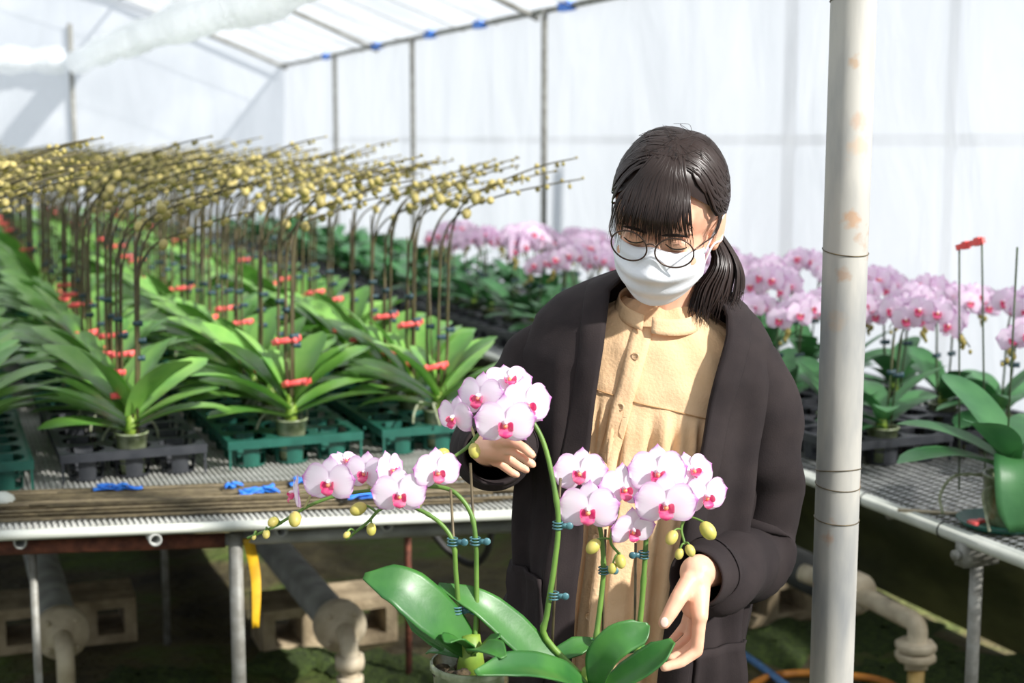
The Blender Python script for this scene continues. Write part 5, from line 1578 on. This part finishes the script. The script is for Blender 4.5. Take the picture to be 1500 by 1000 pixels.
mb = MB(); mb.grid([[shirt_pt(y, 2 * PI * j / 240) for j in range(240)] for y in np.linspace(440, 1080, 90)], close_v=True, flip=True)
shirt = mb.build('shirt', M['shirt'], W)
# placket
PLX = lambda y: float(np.interp(y, [470, 512, 582, 660, 760, 870, 1000], [944, 932, 911, 891, 878, 864, 856]))
mb = MB(); rows = []
for y in np.linspace(474, 1075, 60):
    row = []
    for dx in (-15, -14, -5, 5, 14, 15):
        ph = phi_for_x(SH, y, PLX(y) + dx); row.append(shirt_pt(y, ph, 0.0035 if abs(dx) < 15 else -0.002))
    rows.append(row)
mb.grid(rows, flip=True); mb.build('placket', M['shirt'], shirt)
for y in (513, 583, 662, 760, 870, 960):
    ph = phi_for_x(SH, y, PLX(y)); c = shirt_pt(y, ph, 0.0055); nv = (c - shirt_pt(y, ph, -0.01)).normalized(); q = nv.to_track_quat('Z', 'Y').to_matrix()
    mb = MB(); mb.lathe([(0, 0.0006), (0.0032, 0.0006), (0.0042, 0.0016), (0.0056, 0.0012), (0.0058, 0), (0.005, -0.0015)], 18, c, q)
    bo = mb.build('button', M['button'], shirt)
    for sx, sz in ((-1, -1), (1, 1), (-1, 1), (1, -1)):
        mb = MB(); mb.ball(c + q @ Vector((sx * 0.0013, sz * 0.0013, 0.0008)), 0.0006, 6, 4); mb.build('hole', M['thread'], bo)
# yoke seam
mb = MB(); mb.tube([shirt_pt(YOKE(math.cos(p)), p, 0.0012) for p in np.linspace(0.5, PI - 0.4, 60)], 0.0011, 5); mb.build('yoke_seam', M['thread'], shirt)
# stand-up collar band
nk = at_d(968, 448, 2.13)
mb = MB(); rows = []
for i in range(5):
    t = i / 4; row = []
    for j in range(49):
        a = PI / 2 + 0.36 + 0.10 + (2 * PI - 0.20) * j / 48
        rx, ry = 0.066 - 0.008 * t, 0.062 - 0.007 * t
        x, dp = rx * math.cos(a), ry * math.sin(a)
        zz = -0.024 + 0.021 * t - 0.12 * x - 0.34 * dp + 0.010
        row.append(nk + RV * (x - 0.004) + CV * (dp + 0.008) + UP * zz)
    rows.append(row)
mb.grid(rows); cb = mb.build('collar', M['shirt'], shirt); md = cb.modifiers.new('thickness', 'SOLIDIFY'); md.thickness = 0.0025

# cardigan body: open in front between two edges
EL = lambda y: float(np.interp(y, [398, 412, 430, 500, 600, 720, 850, 950, 1140], [948, 912, 893, 884, 866, 850, 836, 828, 818]))
ER = lambda y: float(np.interp(y, [398, 412, 440, 470, 500, 560, 680, 800, 900, 1140], [1010, 1040, 1066, 1064, 1056, 1040, 1010, 986, 972, 950]))
def card_pt(y, phi, off=0.0):
    f = min(1, max(0, (y - 480) / 300.0))
    g = f * (0.008 * math.sin(phi * 11 + 0.8) + 0.005 * math.sin(phi * 19 + y * 0.003)) + 0.0018 * math.sin(phi * 6 + y * 0.03)
    # soft diagonal creases
    g += 0.0025 * f * math.sin(y * 0.045 + phi * 4)
    return ring_pt(CD, y, phi, 0.85, g + off)
mb = MB(); rows = []
ysC = list(np.linspace(400, 1140, 100))
for y in ysC:
    pr_ = phi_for_x(CD, y, ER(y)); pl_ = phi_for_x(CD, y, EL(y))
    row = []
    for j in range(161):
        ph = lerp(pl_, 2 * PI + pr_, j / 160); row.append(card_pt(y, ph))
    rows.append(row)
mb.grid(rows)
card = mb.build('cardigan', M['cardigan'], W); md = card.modifiers.new('thickness', 'SOLIDIFY'); md.thickness = 0.005; md.offset = 0
# front bands
for sgn, E_ in ((1, EL), (-1, ER)):
    mb = MB(); rows = []
    for y in ysC:
        row = []
        e = E_(y); wpx = -34 if sgn > 0 else 34
        for q, off in ((0.0, -0.003), (0.0, 0.004), (0.12, 0.0065), (0.5, 0.0075), (0.88, 0.0065), (1.0, 0.003), (1.0, -0.001)):
            ph = phi_for_x(CD, y, e + wpx * q); row.append(card_pt(y, ph, off))
        rows.append(row)
    mb.grid(rows, flip=(sgn > 0)); mb.build('front_band', M['cardigan'], card)
# pockets
for x0, x1, y0, y1 in ((748, 806, 812, 985), (1012, 1078, 905, 1060)):
    mb = MB(); rows = []
    for i, y in enumerate(np.linspace(y0, y1, 14)):
        row = []
        for q in np.linspace(0, 1, 12):
            x = lerp(x0, x1, q); ph = phi_for_x(CD, y, x); row.append(card_pt(y, ph, 0.010 if 0 < i else 0.013))
        rows.append(row)
    mb.grid(rows, flip=True); o = mb.build('pocket', M['cardigan'], card); md = o.modifiers.new('thickness', 'SOLIDIFY'); md.thickness = 0.006
# sleeves
def sleeve(pts, rads, seed, cuff=True):
    r = random.Random(seed); P = smooth_path([at_d(*p) for p in pts], 64); n = len(P)
    R_ = [float(np.interp(i / (n - 1), np.linspace(0, 1, len(rads)), rads)) for i in range(n)]
    ph1, ph2, ph3 = r.uniform(0, 6), r.uniform(0, 6), r.uniform(0, 6)
    mb = MB(); rows = []; up = None
    for i, p in enumerate(P):
        t = (P[min(i + 1, n - 1)] - P[max(i - 1, 0)]).normalized()
        if up is None: up = CV
        a = (up - t * up.dot(t)).normalized(); up = a; b = t.cross(a); s_ = i / (n - 1)
        row = []
        for k in range(56):
            f = 2 * PI * k / 56
            fold = 0.0085 * math.sin(s_ * 34 + 2.2 * math.sin(f + ph1) + ph2) * (0.35 + 0.65 * math.sin(f * 1 + ph3) ** 2) * min(1, s_ * 2.2) + 0.004 * math.sin(s_ * 61 + 3 * math.cos(f) + ph1) * s_
            rr = R_[i] * (1 + 0.0) + fold * (0.4 if s_ > 0.93 else 1)
            row.append(p + (a * math.cos(f) + b * math.sin(f)) * rr)
        rows.append(row)
    # turn the hem inwards so that the cuff is hollow
    c = P[-1]; t = (P[-1] - P[-2]).normalized()
    last = rows[-1]
    rows.append([c + (q - c) * 0.93 + t * 0.001 for q in last])
    for dd in (0.02, 0.06): rows.append([c - t * dd + (q - c) * 0.86 for q in last])
    mb.grid(rows, close_v=True)
    s_o = mb.build('sleeve', M['cardigan'], card)
    # cuff seam
    i0 = int(n * 0.90); mb = MB(); mb.tube([q + (q - P[i0]).normalized() * 0.0012 for q in rows[i0]] + [rows[i0][0]], 0.0012, 5, cap=False); mb.build('cuff_seam', M['cardigan'], s_o)
    return s_o
sleeve([(856, 500, 2.15), (808, 526, 2.15), (766, 580, 2.155), (738, 632, 2.15), (724, 656, 2.09), (722, 660, 1.99), (727, 661, 1.905)], [0.050, 0.064, 0.066, 0.062, 0.060, 0.054, 0.046], 4)
sleeve([(1050, 520, 2.14), (1092, 552, 2.13), (1118, 620, 2.12), (1120, 710, 2.13), (1112, 790, 2.13), (1082, 830, 2.05), (1046, 842, 1.955), (1019, 846, 1.905)], [0.050, 0.064, 0.060, 0.056, 0.058, 0.056, 0.048, 0.041], 8)
# trousers and shoes
for px in (868, 965):
    hip = at_d(px, 960, 2.13)
    mb = MB(); mb.tube([(hip.x, hip.y, 0.80), (hip.x, hip.y, 0.45), (hip.x, hip.y, 0.08)], [0.088, 0.066, 0.055], 24); mb.build('trouser_leg', M['jeans'], W)
    mb = MB(); rows = []
    for i in range(9):
        t = i / 8; cc = Vector((hip.x, hip.y, 0)) + CV * lerp(-0.075, 0.165, t); w = 0.042 * math.sin(PI * (0.12 + 0.8 * t)) ** 0.5; h = lerp(0.085, 0.04, t) * (math.sin(PI * (0.1 + 0.82 * t)) ** 0.4)
        rows.append([cc + RV * (w * math.cos(a)) + UP * max(0.0, h * 0.5 + h * 0.55 * math.sin(a)) for a in np.linspace(0, 2 * PI, 17)[:-1]])
    mb.grid(rows, close_v=True); o_ = len(mb.v)
    mb.f.append(tuple(range(15, -1, -1))); mb.mi.append(0); mb.f.append(tuple(range(o_ - 16, o_))); mb.mi.append(0)
    mb.build('shoe', M['shoe'], W)
